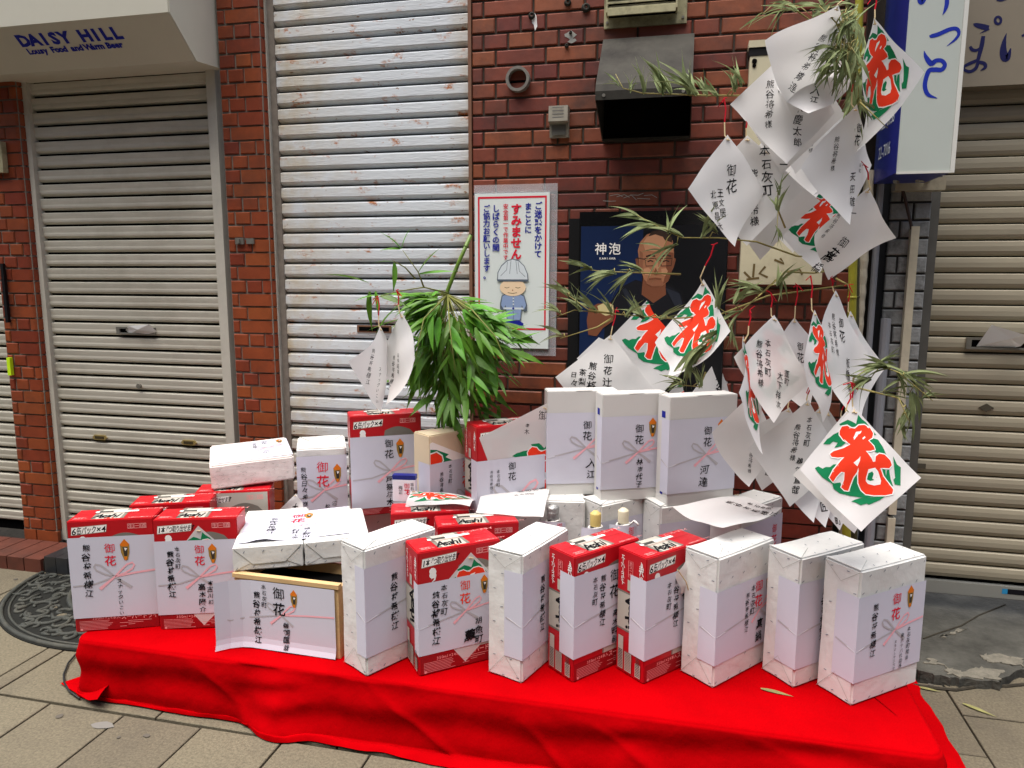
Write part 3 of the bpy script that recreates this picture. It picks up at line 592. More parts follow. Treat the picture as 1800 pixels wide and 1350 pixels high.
pr.poly(Q((630, 490), (655, 480), (672, 560), (650, 570)), 'sk2'); pr.poly(Q((945, 480), (962, 490), (945, 565), (935, 560)), 'sk2')
pr.poly(Q((880, 430), (942, 440), (940, 560), (905, 668), (860, 700), (885, 600)), 'sk2')
for x0_, x1_ in ((710, 800), (835, 930)): pr.stroke(Q((x0_, 485), (x1_, 485), (x1_ - 5, 545), (x0_ + 10, 548)), 7 * k_, 'hr', closed=True); pr.stroke(Q((x0_ + 22, 512), ((x0_ + x1_) / 2, 502), (x1_ - 22, 512)), 10 * k_, 'hr'); pr.stroke(Q((x0_ + 8, 470), ((x0_ + x1_) / 2, 458), (x1_ - 8, 468)), 12 * k_, 'hr')
pr.poly(Q((690, 360), (720, 310), (790, 290), (850, 310), (880, 360), (860, 420), (780, 430), (710, 420)), 'sk4'); pr.poly(Q((700, 570), (740, 560), (770, 590), (760, 630), (715, 620)), 'sk4'); pr.poly(Q((845, 570), (885, 565), (900, 590), (880, 630), (850, 620)), 'sk4')
pr.poly(Q((790, 500), (815, 500), (822, 590), (790, 596)), 'sk4'); pr.poly(Q((735, 660), (850, 660), (870, 690), (845, 712), (770, 712), (725, 690)), 'sk3'); pr.poly(Q((665, 420), (690, 440), (695, 560), (672, 560)), 'sk3')
pr.poly(Q((530, 740), (560, 730), (640, 850), (600, 900)), 'cl2'); pr.poly(Q((880, 720), (1000, 770), (1060, 950), (960, 860)), 'cl2')
pr.stroke(Q((800, 500), (835, 500)), 6 * k_, 'hr'); pr.stroke(Q((640, 480), (710, 492)), 6 * k_, 'hr')
pr.poly(Q((800, 560), (780, 610), (800, 622), (825, 612)), 'sk2'); pr.stroke(Q((745, 655), (795, 648), (850, 655)), 14 * k_, 'sk2')
pr.poly(Q((245, 1000), (260, 900), (330, 860), (440, 850), (470, 900), (465, 1000), (380, 1060), (330, 1130), (260, 1120)), 'sk2'); pr.poly(Q((330, 880), (400, 845), (460, 870), (465, 940), (400, 960), (345, 930)), 'gl')
pr.char('神', PU(350), PV(405), 98 * k_, 'wb', .01); pr.char('泡', PU(462), PV(405), 98 * k_, 'wb', .01); pr.row('KAMIAWA', PU(338), PV(484), 22 * k_, 'wb', .02, track=.85)
pr.build('poster_print', po, wallmap(po, yp))

# cream enamel cabinet behind the papers
cb = thing('wall_cabinet', 'tall cream enamel meter cabinet half hidden by hanging papers', 'cabinet', on_y(1385, 500, YB))
b = B(); x0, x1, z0, z1 = wbox(b, 1309, 1457, 95, 500, YB - .05, YB - .001, YB - .05); b.build('body', m_cream, cb, world=True)
b = B(); b.box(x0 - .004, x1 + .004, YB - .052, YB - .001, z1 + .0005, z1 + .028); b.build('black_band', m_black, cb, world=True)
b = B(); b.box(x0 - .006, x1 + .006, YB - .056, YB - .001, z1 + .0285, z1 + .052); b.build('top_cap', m_cream, cb, world=True)
p = on_y(1326, 112, YB - .05); b = B(); b.tube([(p[0], YB - .053, p[2] + .008), (p[0], YB - .0502, p[2] + .008)], .009, 10); b.tube([(p[0], YB - .0531, p[2] - .007), (p[0], YB - .0502, p[2] - .007)], .007, 10); b.build('keyhole', m_dark, cb, world=True)
pr = Print(); p = on_y(1335, 478, YB - .05)
for q in (((-.055, .0), (-.03, -.025)), ((-.045, -.028), (.0, -.022)), ((-.02, .03), (-.022, -.02)), ((.02, .02), (.0, -.005), (.03, -.02)), ((.05, .045), (.085, .03), (.07, .05)), ((.1, .0), (.14, .01), (.15, -.01))): pr.stroke([(p[0] + a_, p[2] + c_) for a_, c_ in q], .008, 'br')
pr.build('painted_marks', cb, wallmap(cb, YB - .05))

# ---------------------------------------------------------------- neighbouring shop on the right
GX0, GX1 = on_y(1538, 700, 3.1)[0], on_y(1611, 700, 3.1)[0]
gp = thing('brick_pier', 'peeling grey painted brick pier beside the right shutter', 'pier', (GX0, 3.1, 0))
b = B(); b.box(GX0 + .004, GX1 - .004, 3.107, 3.4, 0, 2.4); b.build('mortar_bed', M('dark_mortar', '2e2d2c', .9), gp, world=True)
_old = m_brick; m_brick = m_grey; _BM.clear(); lay(gp, GX0, GX1, .02, 2.38, 3.1, .0665, (.02, 2.3), 31, full=.17); m_brick = _old; _BM.clear()
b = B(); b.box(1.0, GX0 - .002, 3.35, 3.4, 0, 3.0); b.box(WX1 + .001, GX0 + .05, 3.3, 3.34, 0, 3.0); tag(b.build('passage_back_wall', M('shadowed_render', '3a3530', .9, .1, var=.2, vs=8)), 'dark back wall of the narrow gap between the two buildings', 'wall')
b = B(); b.box(GX1 - .02, RX0 + .0, 3.17, 3.42, .0, 2.6); tag(b.build('shutter_jamb', M('jamb_grey', '5a5852', .6, var=.15), None), 'grey jamb between the grey brick pier and right shutter', 'jamb')
fz = on_y(1740, 155, 3.2)[2]
fa = thing('fascia_board', 'taupe fascia board with dark brush lettering above right shutter', 'fascia', (2.0, 3.2, fz))
b = B(); b.box(GX1 + .0, GX1 + 2.1, 3.16, 3.24, fz, fz + .62); b.build('panel', m_fascia, fa, world=True)
pr = Print(); yf = 3.16
def FP(x, y): p = on_y(1500 + x / 6, y / 6, yf); return (p[0], p[2])
kf = FP(100, 0)[0] - FP(0, 0)[0]; kf /= 100
PRS = []
def smooth(pts, n=5):
    P = [np.array(p, float) for p in pts]; P = [2 * P[0] - P[1]] + P + [2 * P[-1] - P[-2]]; out = []
    for i in range(1, len(P) - 2):
        a_, b_, c_, d_ = P[i - 1:i + 3]
        for j in range(n): t = j / n; out.append(tuple(.5 * (2 * b_ + (c_ - a_) * t + (2 * a_ - 5 * b_ + 4 * c_ - d_) * t * t + (3 * b_ - a_ - 3 * c_ + d_) * t ** 3)))
    out.append(tuple(P[-2])); return out
def brush(pts, new=False):
    pts = smooth(pts)
    if new: PRS.append(Print())
    PRS[-1].stroke([FP(x, y) for x, y, w in pts], [w * kf for x, y, w in pts], 'sg')
INK['sg'] = M('sign_blue_black', '14164a', .5, .3)
brush([(1265, 250, 10), (1300, 265, 45), (1380, 285, 55), (1430, 290, 40)], True); brush([(1430, 300, 30), (1380, 330, 16), (1335, 352, 4)])
brush([(1230, 490, 28), (1255, 525, 34), (1300, 530, 30), (1350, 500, 26)]); brush([(1370, 380, 38), (1355, 470, 44), (1330, 570, 40), (1310, 650, 34)])
brush([(1320, 630, 30), (1250, 660, 36), (1170, 700, 30), (1170, 735, 28), (1230, 755, 34), (1290, 720, 36), (1320, 660, 34), (1380, 670, 36), (1390, 710, 34), (1340, 745, 8)])
pts = [FP(1525 + 32 * math.cos(t * .5236), 215 + 38 * math.sin(t * .5236)) for t in range(12)]; PRS[-1].stroke(pts, 26 * kf, 'sg', closed=True)
brush([(1615, 350, 4), (1590, 440, 40), (1580, 540, 70), (1600, 610, 80), (1630, 600, 55), (1660, 510, 12)], True); brush([(1775, 380, 20), (1850, 360, 40), (1950, 420, 30)])
brush([(1510, 0, 20), (1560, 0, 30), (1610, -20, 40)], True)
for q in PRS: q.build('character', fa, wallmap(fa, yf))
PRS = []
# projecting light-box sign
ys = 2.72; sx0, sx1 = on_y(1578, 250, ys)[0], on_y(1680, 250, ys)[0]; sz0 = on_y(1625, 303, ys)[2]
sg = thing('projecting_sign', 'white and blue projecting sign box with blue brush characters', 'sign', ((sx0 + sx1) / 2, ys, sz0))
b = B(); b.box(sx0, sx1, ys, ys + .30, sz0, sz0 + 1.0); b.build('blue_casing', m_navy, sg, world=True)
b = B(); b.box(sx0 + .002, sx1 - .012, ys - .006, ys - .001, sz0 + .004, sz0 + 1.0); b.build('white_face', m_sign, sg, world=True)
b = B(); b.box(sx1 - .0115, sx1 + .001, ys - .009, ys + .004, sz0 - .004, sz0 + 1.0); b.box(sx0 + .002, sx1 - .0118, ys - .008, ys - .0005, sz0 - .004, sz0 + .0035); b.build('edge_trim', M('trim_white', 'd0d0c8', .5), sg, world=True)
pr = Print(); yf = ys - .006
INK['sb'] = M('sign_brush_blue', '1a2f9c', .45, .3)
def brush(pts, new=True):
    pts = smooth(pts)
    if new: PRS.append(Print())
    PRS[-1].stroke([FP(x, y) for x, y, w in pts], [w * kf2 for x, y, w in pts], 'sb')
kf2 = (FP(100, 0)[0] - FP(0, 0)[0]) / 100
brush([(800, 375, 6), (825, 380, 40), (900, 360, 46), (1000, 315, 44), (1070, 300, 40), (1105, 320, 38), (1110, 365, 32), (1070, 420, 26), (985, 488, 4)])
brush([(745, 535, 4), (765, 600, 40), (820, 670, 56), (870, 640, 46), (930, 640, 42), (965, 685, 42), (930, 735, 48), (860, 735, 50), (800, 745, 50), (765, 830, 46), (755, 920, 46), (790, 1000, 40), (885, 1037, 6)])
brush([(690, -40, 30), (705, 0, 60), (720, 25, 50), (745, 0, 40), (765, -40, 20)]); brush([(985, -60, 40), (985, 40, 44), (965, 110, 30), (940, 158, 4)], False)
for q in PRS: q.build('character', sg, wallmap(sg, yf))
iv = wmat(sg).inverted(); pr = Print()
for k, (zc, s_) in enumerate(((sz0 + .20, 'TEL 0138'), (sz0 + .10, '22-7016'))): pr.row(s_, .05, zc, .06, 'hl', .0, track=.42)
pr.build('side_lettering', sg, lambda u, v, o: iv @ Vector((sx0 - o, ys + .29 - u * .9, v)))
b = B(); p = on_y(1590, 325, 3.08); b.box(GX0 + .0, GX1 + .02, 3.04, 3.095, p[2] - .025, p[2] + .02); b.build('bracket_channel', M('cream_steel', 'a89f86', .55, var=.3, vs=20, dirt='4a3320', dscale=20), sg, world=True)
b = B(); b.tube([(GX1 - .02, 3.07, p[2] + .02), (sx1 - .05, ys + .2, sz0 - .004)], .008, 6); b.tube([(GX0 + .03, 3.07, p[2] + .02), (sx0 + .05, ys + .2, sz0 - .004)], .008, 6); b.build('bracket_arm', m_steel, sg, world=True)
# conduits in the gap
def riser(name, label, px0, py0, px1, py1, Y, r, m, cat='pipe', n=10, rings=False, z0=None):
    a_, c_ = on_y(px0, py0, Y), on_y(px1, py1, Y); x = (a_[0] + c_[0]) / 2; lo = c_[2] if z0 is None else z0; b = B(); k = 60 if rings else 1
    t = [(x, Y, lo + (a_[2] - lo) * i / k) for i in range(k + 1)]; b.tube(t, [r * (1 + (.14 if rings and i % 2 else 0)) for i in range(k + 1)], n)
    return tag(b.build(name, m), label, cat)
c_ = on_y(1584, 700, 3.08); t_ = on_y(1605, 398, 3.08); g_ = thing('cable_trunking', 'square cream cable trunking running down the grey brick pier', 'trunking', (c_[0], 3.08, .35))
b = B(); zc = on_y(1567, 905, 3.08)[2]; b.box(c_[0] - .014, c_[0] + .014, 3.07, 3.097, zc + .004, t_[2]); b.build('upper_length', m_cpipe, g_, world=True); b = B(); b.box(c_[0] - .0135, c_[0] + .0135, 3.07, 3.097, .03, zc - .012); b.build('lower_length', m_cpipe, g_, world=True)
b = B(); b.tube([on_y(1582, 320, 3.05), on_y(1590, 345, 3.06), (c_[0] - .01, 3.08, t_[2] - .01)], .006, 6); b.build('cable', M('cable_brown', '3a2a22', .6), g_, world=True)
riser('corrugated_conduit', 'cream corrugated conduit pipe in the gap by the brick wall', 1512, 300, 1498, 930, 3.02, .017, m_cpipe, rings=True, z0=.0)
riser('drain_pipe', 'slim grey pipe next to the corrugated conduit', 1530, 300, 1522, 930, 3.04, .012, m_pipe, z0=.0)
riser('drain_pipe', 'thicker grey pipe close to the grey brick pier', 1545, 560, 1541, 930, 3.06, .018, m_pipe, z0=.0)
from mathutils import noise

# ---------------------------------------------------------------- low bench under a red cloth
BT = .20; BX0, BX1, BY0, BY1 = -1.955, .690, 1.915, 2.90
m_cloth = M('red_felt_cloth', (.36, .0, .0015), 1, .02, var=.10, vs=5, bump=.5, bs=16)
m_wood = M('bench_wood', '8a6a45', .7, var=.2, vs=14)
bench = thing('display_bench', 'long low bench hidden under the red cloth', 'bench', ((BX0 + BX1) / 2, (BY0 + BY1) / 2, 0))
b = B(); b.box(BX0 + .03, BX1 - .03, BY0 + .03, BY1 - .02, BT - .035, BT - .006); b.build('seat_board', m_wood, bench, world=True)
for x in (BX0 + .08, (BX0 + BX1) / 2, BX1 - .08):
    for y in (BY0 + .08, BY1 - .08): b = B(); b.box(x - .025, x + .025, y - .025, y + .025, .001, BT - .0355); b.build('leg', m_wood, bench, world=True)
rn = random.Random(12)
ph = [rn.uniform(0, 6.28) for _ in range(12)]
def wob(s): return .4 * math.sin(2.1 * s + ph[0]) + .3 * math.sin(5.3 * s + ph[1]) + .2 * math.sin(11.7 * s + ph[2]) + .12 * math.sin(23 * s + ph[3])
R0 = .045
W2 = BX1 - BX0; Dp = BY1 - BY0
def rim(s):                                     # s runs: back-left -> front-left -> front-right -> back-right ; returns point, outward normal, metres along
    l1, arc = Dp - R0, R0 * math.pi / 2; l2 = W2 - 2 * R0; T = 2 * l1 + 2 * arc + l2; d = s * T
    if d < l1: return (BX0, BY1 - d), (-1, 0), d
    d -= l1
    if d < arc: t = d / R0; return (BX0 + R0 - R0 * math.cos(t), BY0 + R0 - R0 * math.sin(t)), (-math.cos(t), -math.sin(t)), d + l1
    d -= arc
    if d < l2: return (BX0 + R0 + d, BY0), (0, -1), d + l1 + arc
    d -= l2
    if d < arc: t = d / R0; return (BX1 - R0 + R0 * math.sin(t), BY0 + R0 - R0 * math.cos(t)), (math.sin(t), -math.cos(t)), d + l1 + arc + l2
    d -= arc; return (BX1, BY0 + R0 + d), (1, 0), d + l1 + 2 * arc + l2
def fold(s, p, n):                              # broad hanging folds; a gathered pucker near x=-1.05 and another near x=.25
    w = wob(s * 1.0); g = 0
    for gx, ga, gw in ((-1.19, .05, .09), (-.12, .028, .05), (.42, .035, .12)): g += ga * math.exp(-((p[0] - gx) / gw) ** 2) * (1 if n[1] < -.5 else 0)
    return .016 * w, g
NS, NT = 420, 34
def skirt(u, v):
    p, n, d = rim(u); w, g = fold(d, p, n)
    fl = hang = 0
    if v < .10: a = v / .10 * math.pi / 2; r = .010; out = -r + r * math.sin(a); z = BT - r + r * math.cos(a); k = 0
    else:
        k = (v - .10) / .90; hang = min(k / .78, 1); fl = max(0, (k - .78) / .22)
        out = hang * (.020 + .8 * w * (.3 + .7 * hang)) + g * hang ** 1.5 + .012 * math.sin(9 * hang + 3 * wob(d * .6)) * hang * (1 - hang) * 2
        z = (BT - .010) * (1 - hang ** 1.02) + .006
        if fl: out += fl * ((.010 if p[0] < -1.3 else .010 + .035 * min(1, (p[0] + 1.3) / .6)) + .012 * wob(d * 2.3) * (p[0] > -1.5)) ; z = .006 + .010 * math.sin(fl * math.pi) * (1 + wob(d * 3)) + .003 * (1 - fl)
        out += (g * .3) * math.sin(14 * hang + 6 * p[0]) * (1 - hang) * min(1, hang * 3)
    if k > 0:
        nz = noise.fractal(Vector((d * 9, z * 3.0 + d, 3.1)), .7, 2.1, 3); nf = 1 - abs(noise.noise(Vector((d * 3.1 + z * 4, z * 2.5, 9.2)))) * 2; nf = max(0, nf) ** 6; out += .006 * nz * min(1, hang * 2.5) * (1 - .6 * fl) + .012 * nf * min(1, hang * 2) * (1 - .5 * fl)
    if n[0] < -.3 and v > .1 and p[1] < 2.2:      # the cloth end spills out on the paving at the left
        sp = max(0, 1 - abs(p[1] - 2.03) / .17) * -n[0]; out += 0
    if n[0] > .25 and v > .1: out += n[0] * (.03 * hang + .055 * fl)
    return (p[0] + n[0] * out, p[1] + n[1] * out, max(z, .004))
b = B(); b.grid(skirt, NS, NT)
def topz(x, y):
    e = min(x - BX0, BX1 - x, y - BY0); f = max(0, 1 - e / .14)
    return BT + .0004 + .003 * f * (wob(x * 1.3 + y) + .5 * math.sin(31 * x + 7 * y + ph[6])) * min(1, e / .02)
def top(u, v):
    p, n, d = rim(u); q = (p[0] - n[0] * .010, p[1] - n[1] * .010); c = ((BX0 + BX1) / 2 + (q[0] - (BX0 + BX1) / 2) * .86, max(q[1] + .4 if n[1] < -.2 else q[1], BY0 + .4)) if True else q
    x = q[0] + (c[0] - q[0]) * v; y = q[1] + (c[1] - q[1]) * v; e = v
    z = BT - (0 if v > 0 else 0) + (.0028 * math.sin(math.pi * min(v * 2.2, 1)) * max(0, wob(d * 1.7) + .6 * math.sin(29 * d + ph[7])))
    return (x, y, z if v > 0 else BT)
b.grid(top, NS, 10)
b.add([(BX0 + .1, BY0 + .3, BT - .003), (BX1 - .1, BY0 + .3, BT - .003), (BX1 - .1, BY1, BT - .003), (BX0 + .1, BY1, BT - .003)], [(0, 1, 2, 3)])
def spill(u, v):                                # the loose end of the cloth spread on the paving at the left
    a_, c_, e_ = Vector((-2.06, 1.95, 0)), Vector((-1.80, 1.835, 0)), Vector((-1.88, 2.16, 0)); q = a_.lerp(c_.lerp(e_, v), u)
    z = .005 + .022 * abs(math.sin(3.2 * v + 1.2)) * u + .010 * math.sin(8 * v) * u * (1 - v) + .05 * max(0, u - .75) * 2; return (q.x, q.y, max(.004, z))
b.grid(spill, 14, 14)
cl = tag(b.build('red_cloth', m_cloth, smooth=True), 'bright red cloth draped over the low bench down to the paving', 'cloth')

# ---------------------------------------------------------------- gift papers
m_noshi = M('gift_label_paper', 'cacad6', .8, .15, var=.02, vs=5)
m_wrap = M('wrapping_paper', 'd6d6d2', .5, .3, var=.03, vs=8, bump=.35, bs=18)
m_wrap2 = M('pink_fibre_paper', 'e2d9d4', .85, .1, var=.10, vs=40)
m_card = M('white_card', 'cdccc8', .6, .25, var=.02, vs=4)
m_creamcard = M('cream_card', 'd9c8a8', .6, .25, var=.04, vs=5)
m_beer = M('carton_red', 'b50f1b', .38, .4, var=.06, vs=6)
BD = (.271, .119, .393); WD = (.282, .1228, .402)
def boxmap(off=0):                              # front face u>=0, left side u<0
    def fn(u, v, o):
        o += off
        if u > 1e-6: return (u, -o, v)
        if u < -1e-6: return (-o, -u, v)
        return (-o, -o, v)
    return fn
def ribbon(pr, cx, cy, k, x0, x1, red_left=False, thick=1):
    g, p = ('gy', 'pk'); xk = k; k = k * .80
    if x0 < 0: pr.stroke([(x0, cy - .02 * k), (0, cy - .04 * k)], .006 * thick * k, g); pr.stroke([(0, cy - .04 * k), (cx, cy)], .006 * thick * k, g)
    else: pr.stroke([(x0, cy - .03 * k), ((x0 + cx) / 2, cy - .025 * k), (cx, cy)], .006 * thick * k, g)
    pr.stroke([(cx, cy), ((x1 + cx) / 2, cy + .012 * k), (x1, cy + .02 * k)], .0075 * thick * k, p)
    for s, m in ((-1, g), (1, p)):
        L = [(0, 0), (.022, .024), (.045, .046), (.064, .052), (.070, .042), (.062, .028), (.035, .012), (0, 0)]
        pr.stroke([(cx + s * x * k, cy + y * k) for x, y in L], .0068 * k * thick, m); pr.stroke([(cx, cy), (cx - s * .032 * k, cy - .026 * k), (cx - s * .055 * k, cy - .045 * k)], [.007 * k, .010 * k, .012 * k], m)
def ornament(pr, x, y, k):
    P = lambda *q: [(x + a * k, y + c * k) for a, c in q]
    pr.poly(P((0, .032), (.013, .016), (.012, -.01), (.006, -.032), (-.004, -.032), (-.011, -.01), (-.013, .016)), 'gd'); pr.poly(P((0, .033), (.0135, .016), (.008, .010), (-.008, .010), (-.0135, .016)), 'o')
    pr.poly(P((-.006, .008), (.008, .008), (.006, -.02), (-.003, -.02)), 'dk'); pr.poly(P((-.004, -.022), (.005, -.022), (.003, -.033), (-.002, -.033)), 'o'); pr.poly(P((-.002, .006), (.007, .004), (.001, -.004)), 'w')
def gift_label(par, w, z0, z1, cols, side=0, x0=0, x1=None, bow=(.52, .5), orn=(.66, .82), title=('御花', .47, .93, .125, 'r', .03), fn=None, k=None, lift=.0022, name='gift_label', rib=True, nv=10):
    x1 = w if x1 is None else x1; H = z1 - z0; fn = fn or boxmap(lift); b = B()
    us = sorted({-side, 0, *[x0 + (x1 - x0) * i / 8 for i in range(9)]}) if side else [x0 + (x1 - x0) * i / 12 for i in range(13)]
    vs = [z0 + H * j / nv for j in range(nv + 1)]
    b.add([fn(u, v, 0) for v in vs for u in us], [(j * len(us) + i, j * len(us) + i + 1, (j + 1) * len(us) + i + 1, (j + 1) * len(us) + i) for j in range(nv) for i in range(len(us) - 1)])
    o = b.build(name, m_noshi, par); pr = Print(.03 if nv > 10 else .06); X = lambda f: x0 + (x1 - x0) * f; Y = lambda f: z0 + H * f; k = k or min(1.3, H / .25)
    if rib: ribbon(pr, X(bow[0]), Y(bow[1]), k, -side * .92 if side else x0 + .004, x1 - .003)
    if orn: ornament(pr, X(orn[0]), Y(orn[1]), k)
    if title: pr.col(title[0], X(title[1]), Y(title[2]), title[3] * 1.16 * H, title[4], title[5], hand=.35, step=1.06)
    for t, fx, fy, sz, m, bo in cols: pr.col(t, X(fx), Y(fy), sz * min(1.28, .98 * fy / (sz * len(t))) * H, m, bo, hand=.8, step=1.0)
    pr.build('lettering', o, fn); return o
KM = '熊谷将希様江'

# ---------------------------------------------------------------- beer cartons
def beer_print_front(pr, w, h, kind, grey=False):
    bg = 's' if grey else 'cr'
    if grey: pr.rect(.006, w - .006, .006, h - .006, 's')
    c = []
    for i in range(15): t = i / 14; c.append((.50 * w + (.86 - .50) * w * t * 1.0, h * (.845 + .035 * math.sin(t * math.pi))))
    can = [(w * .44, .14 * h), (w * .44, .70 * h), (w * .47, .80 * h)] + [(x * 1.0 - w * .02, y) for x, y in c] + [(w * .90, .80 * h), (w * .93, .70 * h), (w * .93, .14 * h)]
    pr.poly(can, 's2'); pr.poly([(w * .46, .14 * h), (w * .46, .70 * h), (w * .49, .79 * h), (w * .88, .79 * h), (w * .91, .70 * h), (w * .91, .14 * h)], 's')
    pr.poly([(w * .50, .81 * h)] + [(x - .02 * w, y - .012 * h) for x, y in c] + [(w * .86, .81 * h)], 's2'); pr.poly([(w * .36, .20 * h), (w * .43, .66 * h), (w * .45, .66 * h), (w * .45, .20 * h)], 's3')
    txt = '6缶パック×4' if kind == 6 else '1本ずつ取り出せます'; size = .028 if kind == 6 else .0235
    x = .05 * w; adv = (.40 * w if kind == 6 else .44 * w) / len(txt)
    pr.poly([(.040 * w, .872 * h), (.445 * w, .893 * h), (.46 * w, .960 * h), (.05 * w, .944 * h)], 's'); pr.poly([(.044 * w, .877 * h), (.442 * w, .897 * h), (.455 * w, .955 * h), (.054 * w, .939 * h)], 'wb')
    for i, ch in enumerate(txt): pr.char(ch, x + adv * (i + .5), h * (.908 + .018 * i / len(txt)), size * (1 if i else 1.12), 'k', .02, sx=.56 if ord(ch) > 999 else .95, shear=.15)
    for i in range(3): pr.stroke([(w * (.70 + i * .075), .915 * h), (w * (.765 + i * .075), .915 * h), (w * (.765 + i * .075), .955 * h), (w * (.70 + i * .075), .955 * h)], .0022, 'cp', closed=True)
    for i, ch in enumerate('生ー酒'): pr.char(ch, w * (.7325 + i * .075), .935 * h, .016, 'cp', .01)
    if not grey:
        for dx in (0, .05): pr.disc(w * (.17 + dx * .0), h * (.835 - dx * .6), .011, 'w', n=10); pr.stroke([(w * .17 + .009, h * (.835 - dx * .6)), (w * .17 + .006, h * (.835 - dx * .6) - .016), (w * .17 - .005, h * (.835 - dx * .6) - .024)], [.007, .005, .001], 'w')
    else: pr.col('味', w * .2, .85 * h, .04, 'r', .05)
    pr.rect(.004, w - .004, .004, .145 * h, 'cr')
    pr.row('スーパードライ', w * .54, h * .118, .020, 'cp', .03, sx=.85); pr.row('350ml×24本入', w * .20, h * .12, .013, 'cp', .01)
    rn = random.Random(kind)
    for j in range(7): pr.rect(w * .05, w * (.44 - rn.random() * .08), h * (.018 + j * .0125), h * (.0215 + j * .0125), 'cp')
    for j in range(4): pr.rect(w * (.52 + .1 * (j % 2)), w * (.60 + .1 * j), h * (.03 + j * .016), h * (.034 + j * .016), 'cp')
    pr.disc(w * .07, h * .022, .004, 'cp')
def carton(loc, yaw, label, kind=6, z=BT, grey=False, group='red beer cartons'):
    w, d, h = BD; t = thing('beer_carton', label, 'beer carton', (loc[0], loc[1], z + .0006), rad(yaw), group)
    if 'beer' not in _BM: _BM['beer'] = with_mat(bev_box(w, d, h, .003, 2), m_beer)
    link(_BM['beer'], 'carton', t)
    pr = Print(); beer_print_front(pr, w, h, kind, grey); pr.build('front_print', t, lambda u, v, o: (u, -o, v), base=.0003, step=.000008)
    pr = Print()                               # side: big can band with vertical lettering
    pr.rect(.004, d - .004, .36 * h, .66 * h, 's'); pr.rect(.004, d - .004, .655 * h, .67 * h, 's2'); pr.rect(.004, d - .004, .35 * h, .365 * h, 's2'); pr.rect(.004, d * .30, .37 * h, .65 * h, 's2')
    for i, ch in enumerate('Asahi'): pr.char(ch, d * .52, h * (.605 - i * .052), .062, 'k', .03, rot=-math.pi / 2, shear=.25)
    for i, ch in enumerate('スーパードライ'): pr.char(ch, d * .80, h * (.94 - i * .034), .017, 'w', .02, shear=9 if ch == 'ー' else 0)
    for i, ch in enumerate('6缶パック'): pr.char(ch, d * .16, h * (.94 - i * .036), .019, 'w', .03, shear=.1)
    pr.stroke([(d * .45, .80 * h), (d * .60, .80 * h), (d * .60, .93 * h), (d * .45, .93 * h)], .0016, 'cp', closed=True); pr.rect(d * .45, d * .62, .69 * h, .775 * h, 's')
    for i in range(4): pr.char('生ビール'[i], d * .525, h * (.91 - i * .028), .012, 'cp', .01)
    for j, (a_, c_) in enumerate(((.72, .9), (.42, .66), (.1, .28))):
        pr.rect(d * a_, d * c_, .03 * h, (.30 if j == 0 else .24) * h - j * .02, 's')
        for i in range(12): pr.rect(d * a_ + .002, d * c_ - .002, h * (.04 + i * .013), h * (.046 + i * .013 * 1.0), 's3' if j != 1 else 's2')
    pr.build('side_print', t, lambda u, v, o: (-o, u, v)); pr = Print()
    pr.rect(w * .26, w * .62, .012, d - .004, 's'); pr.poly([(w * .26, .012), (w * .31, .012), (w * .29, d - .004), (w * .24, d - .004)], 's2'); pr.poly([(w * .60, .012), (w * .64, .012), (w * .62, d - .004), (w * .585, d - .004)], 's2')
    for i, ch in enumerate('Asahi'): pr.char(ch, w * (.325 + i * .058), d * .36, .058, 'k', .03, sx=.75, shear=.2)
    pr.row('DRY', w * .42, d * .12, .016, 'R', .02); pr.rect(w * .22, w * .44, d * .66, d * .78, 's3'); pr.rect(w * .225, w * .27, d * .67, d * .77, 'w'); pr.rect(w * .44, w * .74, d * .66, d * .77, 'wb')
    pr.stroke([(w * .06, d * .57), (w * .94, d * .57)], .0016, 'cr'); pr.row('スーパードライ', w * .66, d * .86, .016, 'cp', .02); pr.row('お酒は20歳になってから', w * .70, d * .08, .009, 'cp', .01); pr.rect(w * .05, w * .17, d * .10, d * .115, 'cp'); pr.rect(w * .05, w * .17, d * .2, d * .215, 'cp'); pr.row('のどごし', w * .06, d * .16, .011, 'cp', .01)
    pr.build('top_print', t, lambda u, v, o: (u, v, h + o))
    return t
F = {}
C_ = lambda n: (n[0] * 1.41, n[1] * 1.41)
TK = ('御花', .47, .95, .125, 'k', .02)
F[1] = t = carton(C_((-1.4019, 1.3843)), 22.2, 'red beer carton at the left end of the bench, plain gift label', 6)
gift_label(t, BD[0], .050, .335, [(KM, .20, .93, .088, 'k', .015), ('スナックいこい', .56, .48, .068, 'k', .02)], x0=-.0, bow=(.51, .50), orn=(.65, .83))
F[2] = t = carton(C_((-1.2117, 1.441)), 19.6, 'red beer carton second from left with diamond paper behind its label', 1)
gift_label(t, BD[0], .056, .318, [(KM, .18, .88, .085, 'k', .03), ('本石灰町', .27, .93, .06, 'k', .01), ('本古川町', .64, .46, .068, 'k', .015), ('高木陽介', .54, .42, .085, 'k', .035)], bow=(.52, .50), orn=(.69, .82), title=('御花', .53, .95, .125, 'r', .03))
F[5] = t = carton(C_((-.5268, 1.3903)), 39.3, 'red beer carton in mid front row, pointed diamond paper under its label', 1)
gift_label(t, BD[0], .065, .295, [('純谷将希様江', .20, .88, .10, 'k', .03), ('本石灰町', .30, .95, .085, 'k', .015), ('胡魚町', .72, .40, .105, 'k', .015), ('薫', .62, .26, .17, 'k', .03)], side=.035, bow=(.56, .51), orn=(.79, .84), title=('御花', .55, .96, .15, 'R', .025))
F[7] = t = carton(C_((-.2018, 1.4421)), 50.1, 'red beer carton standing left of its twin in front row', 6)
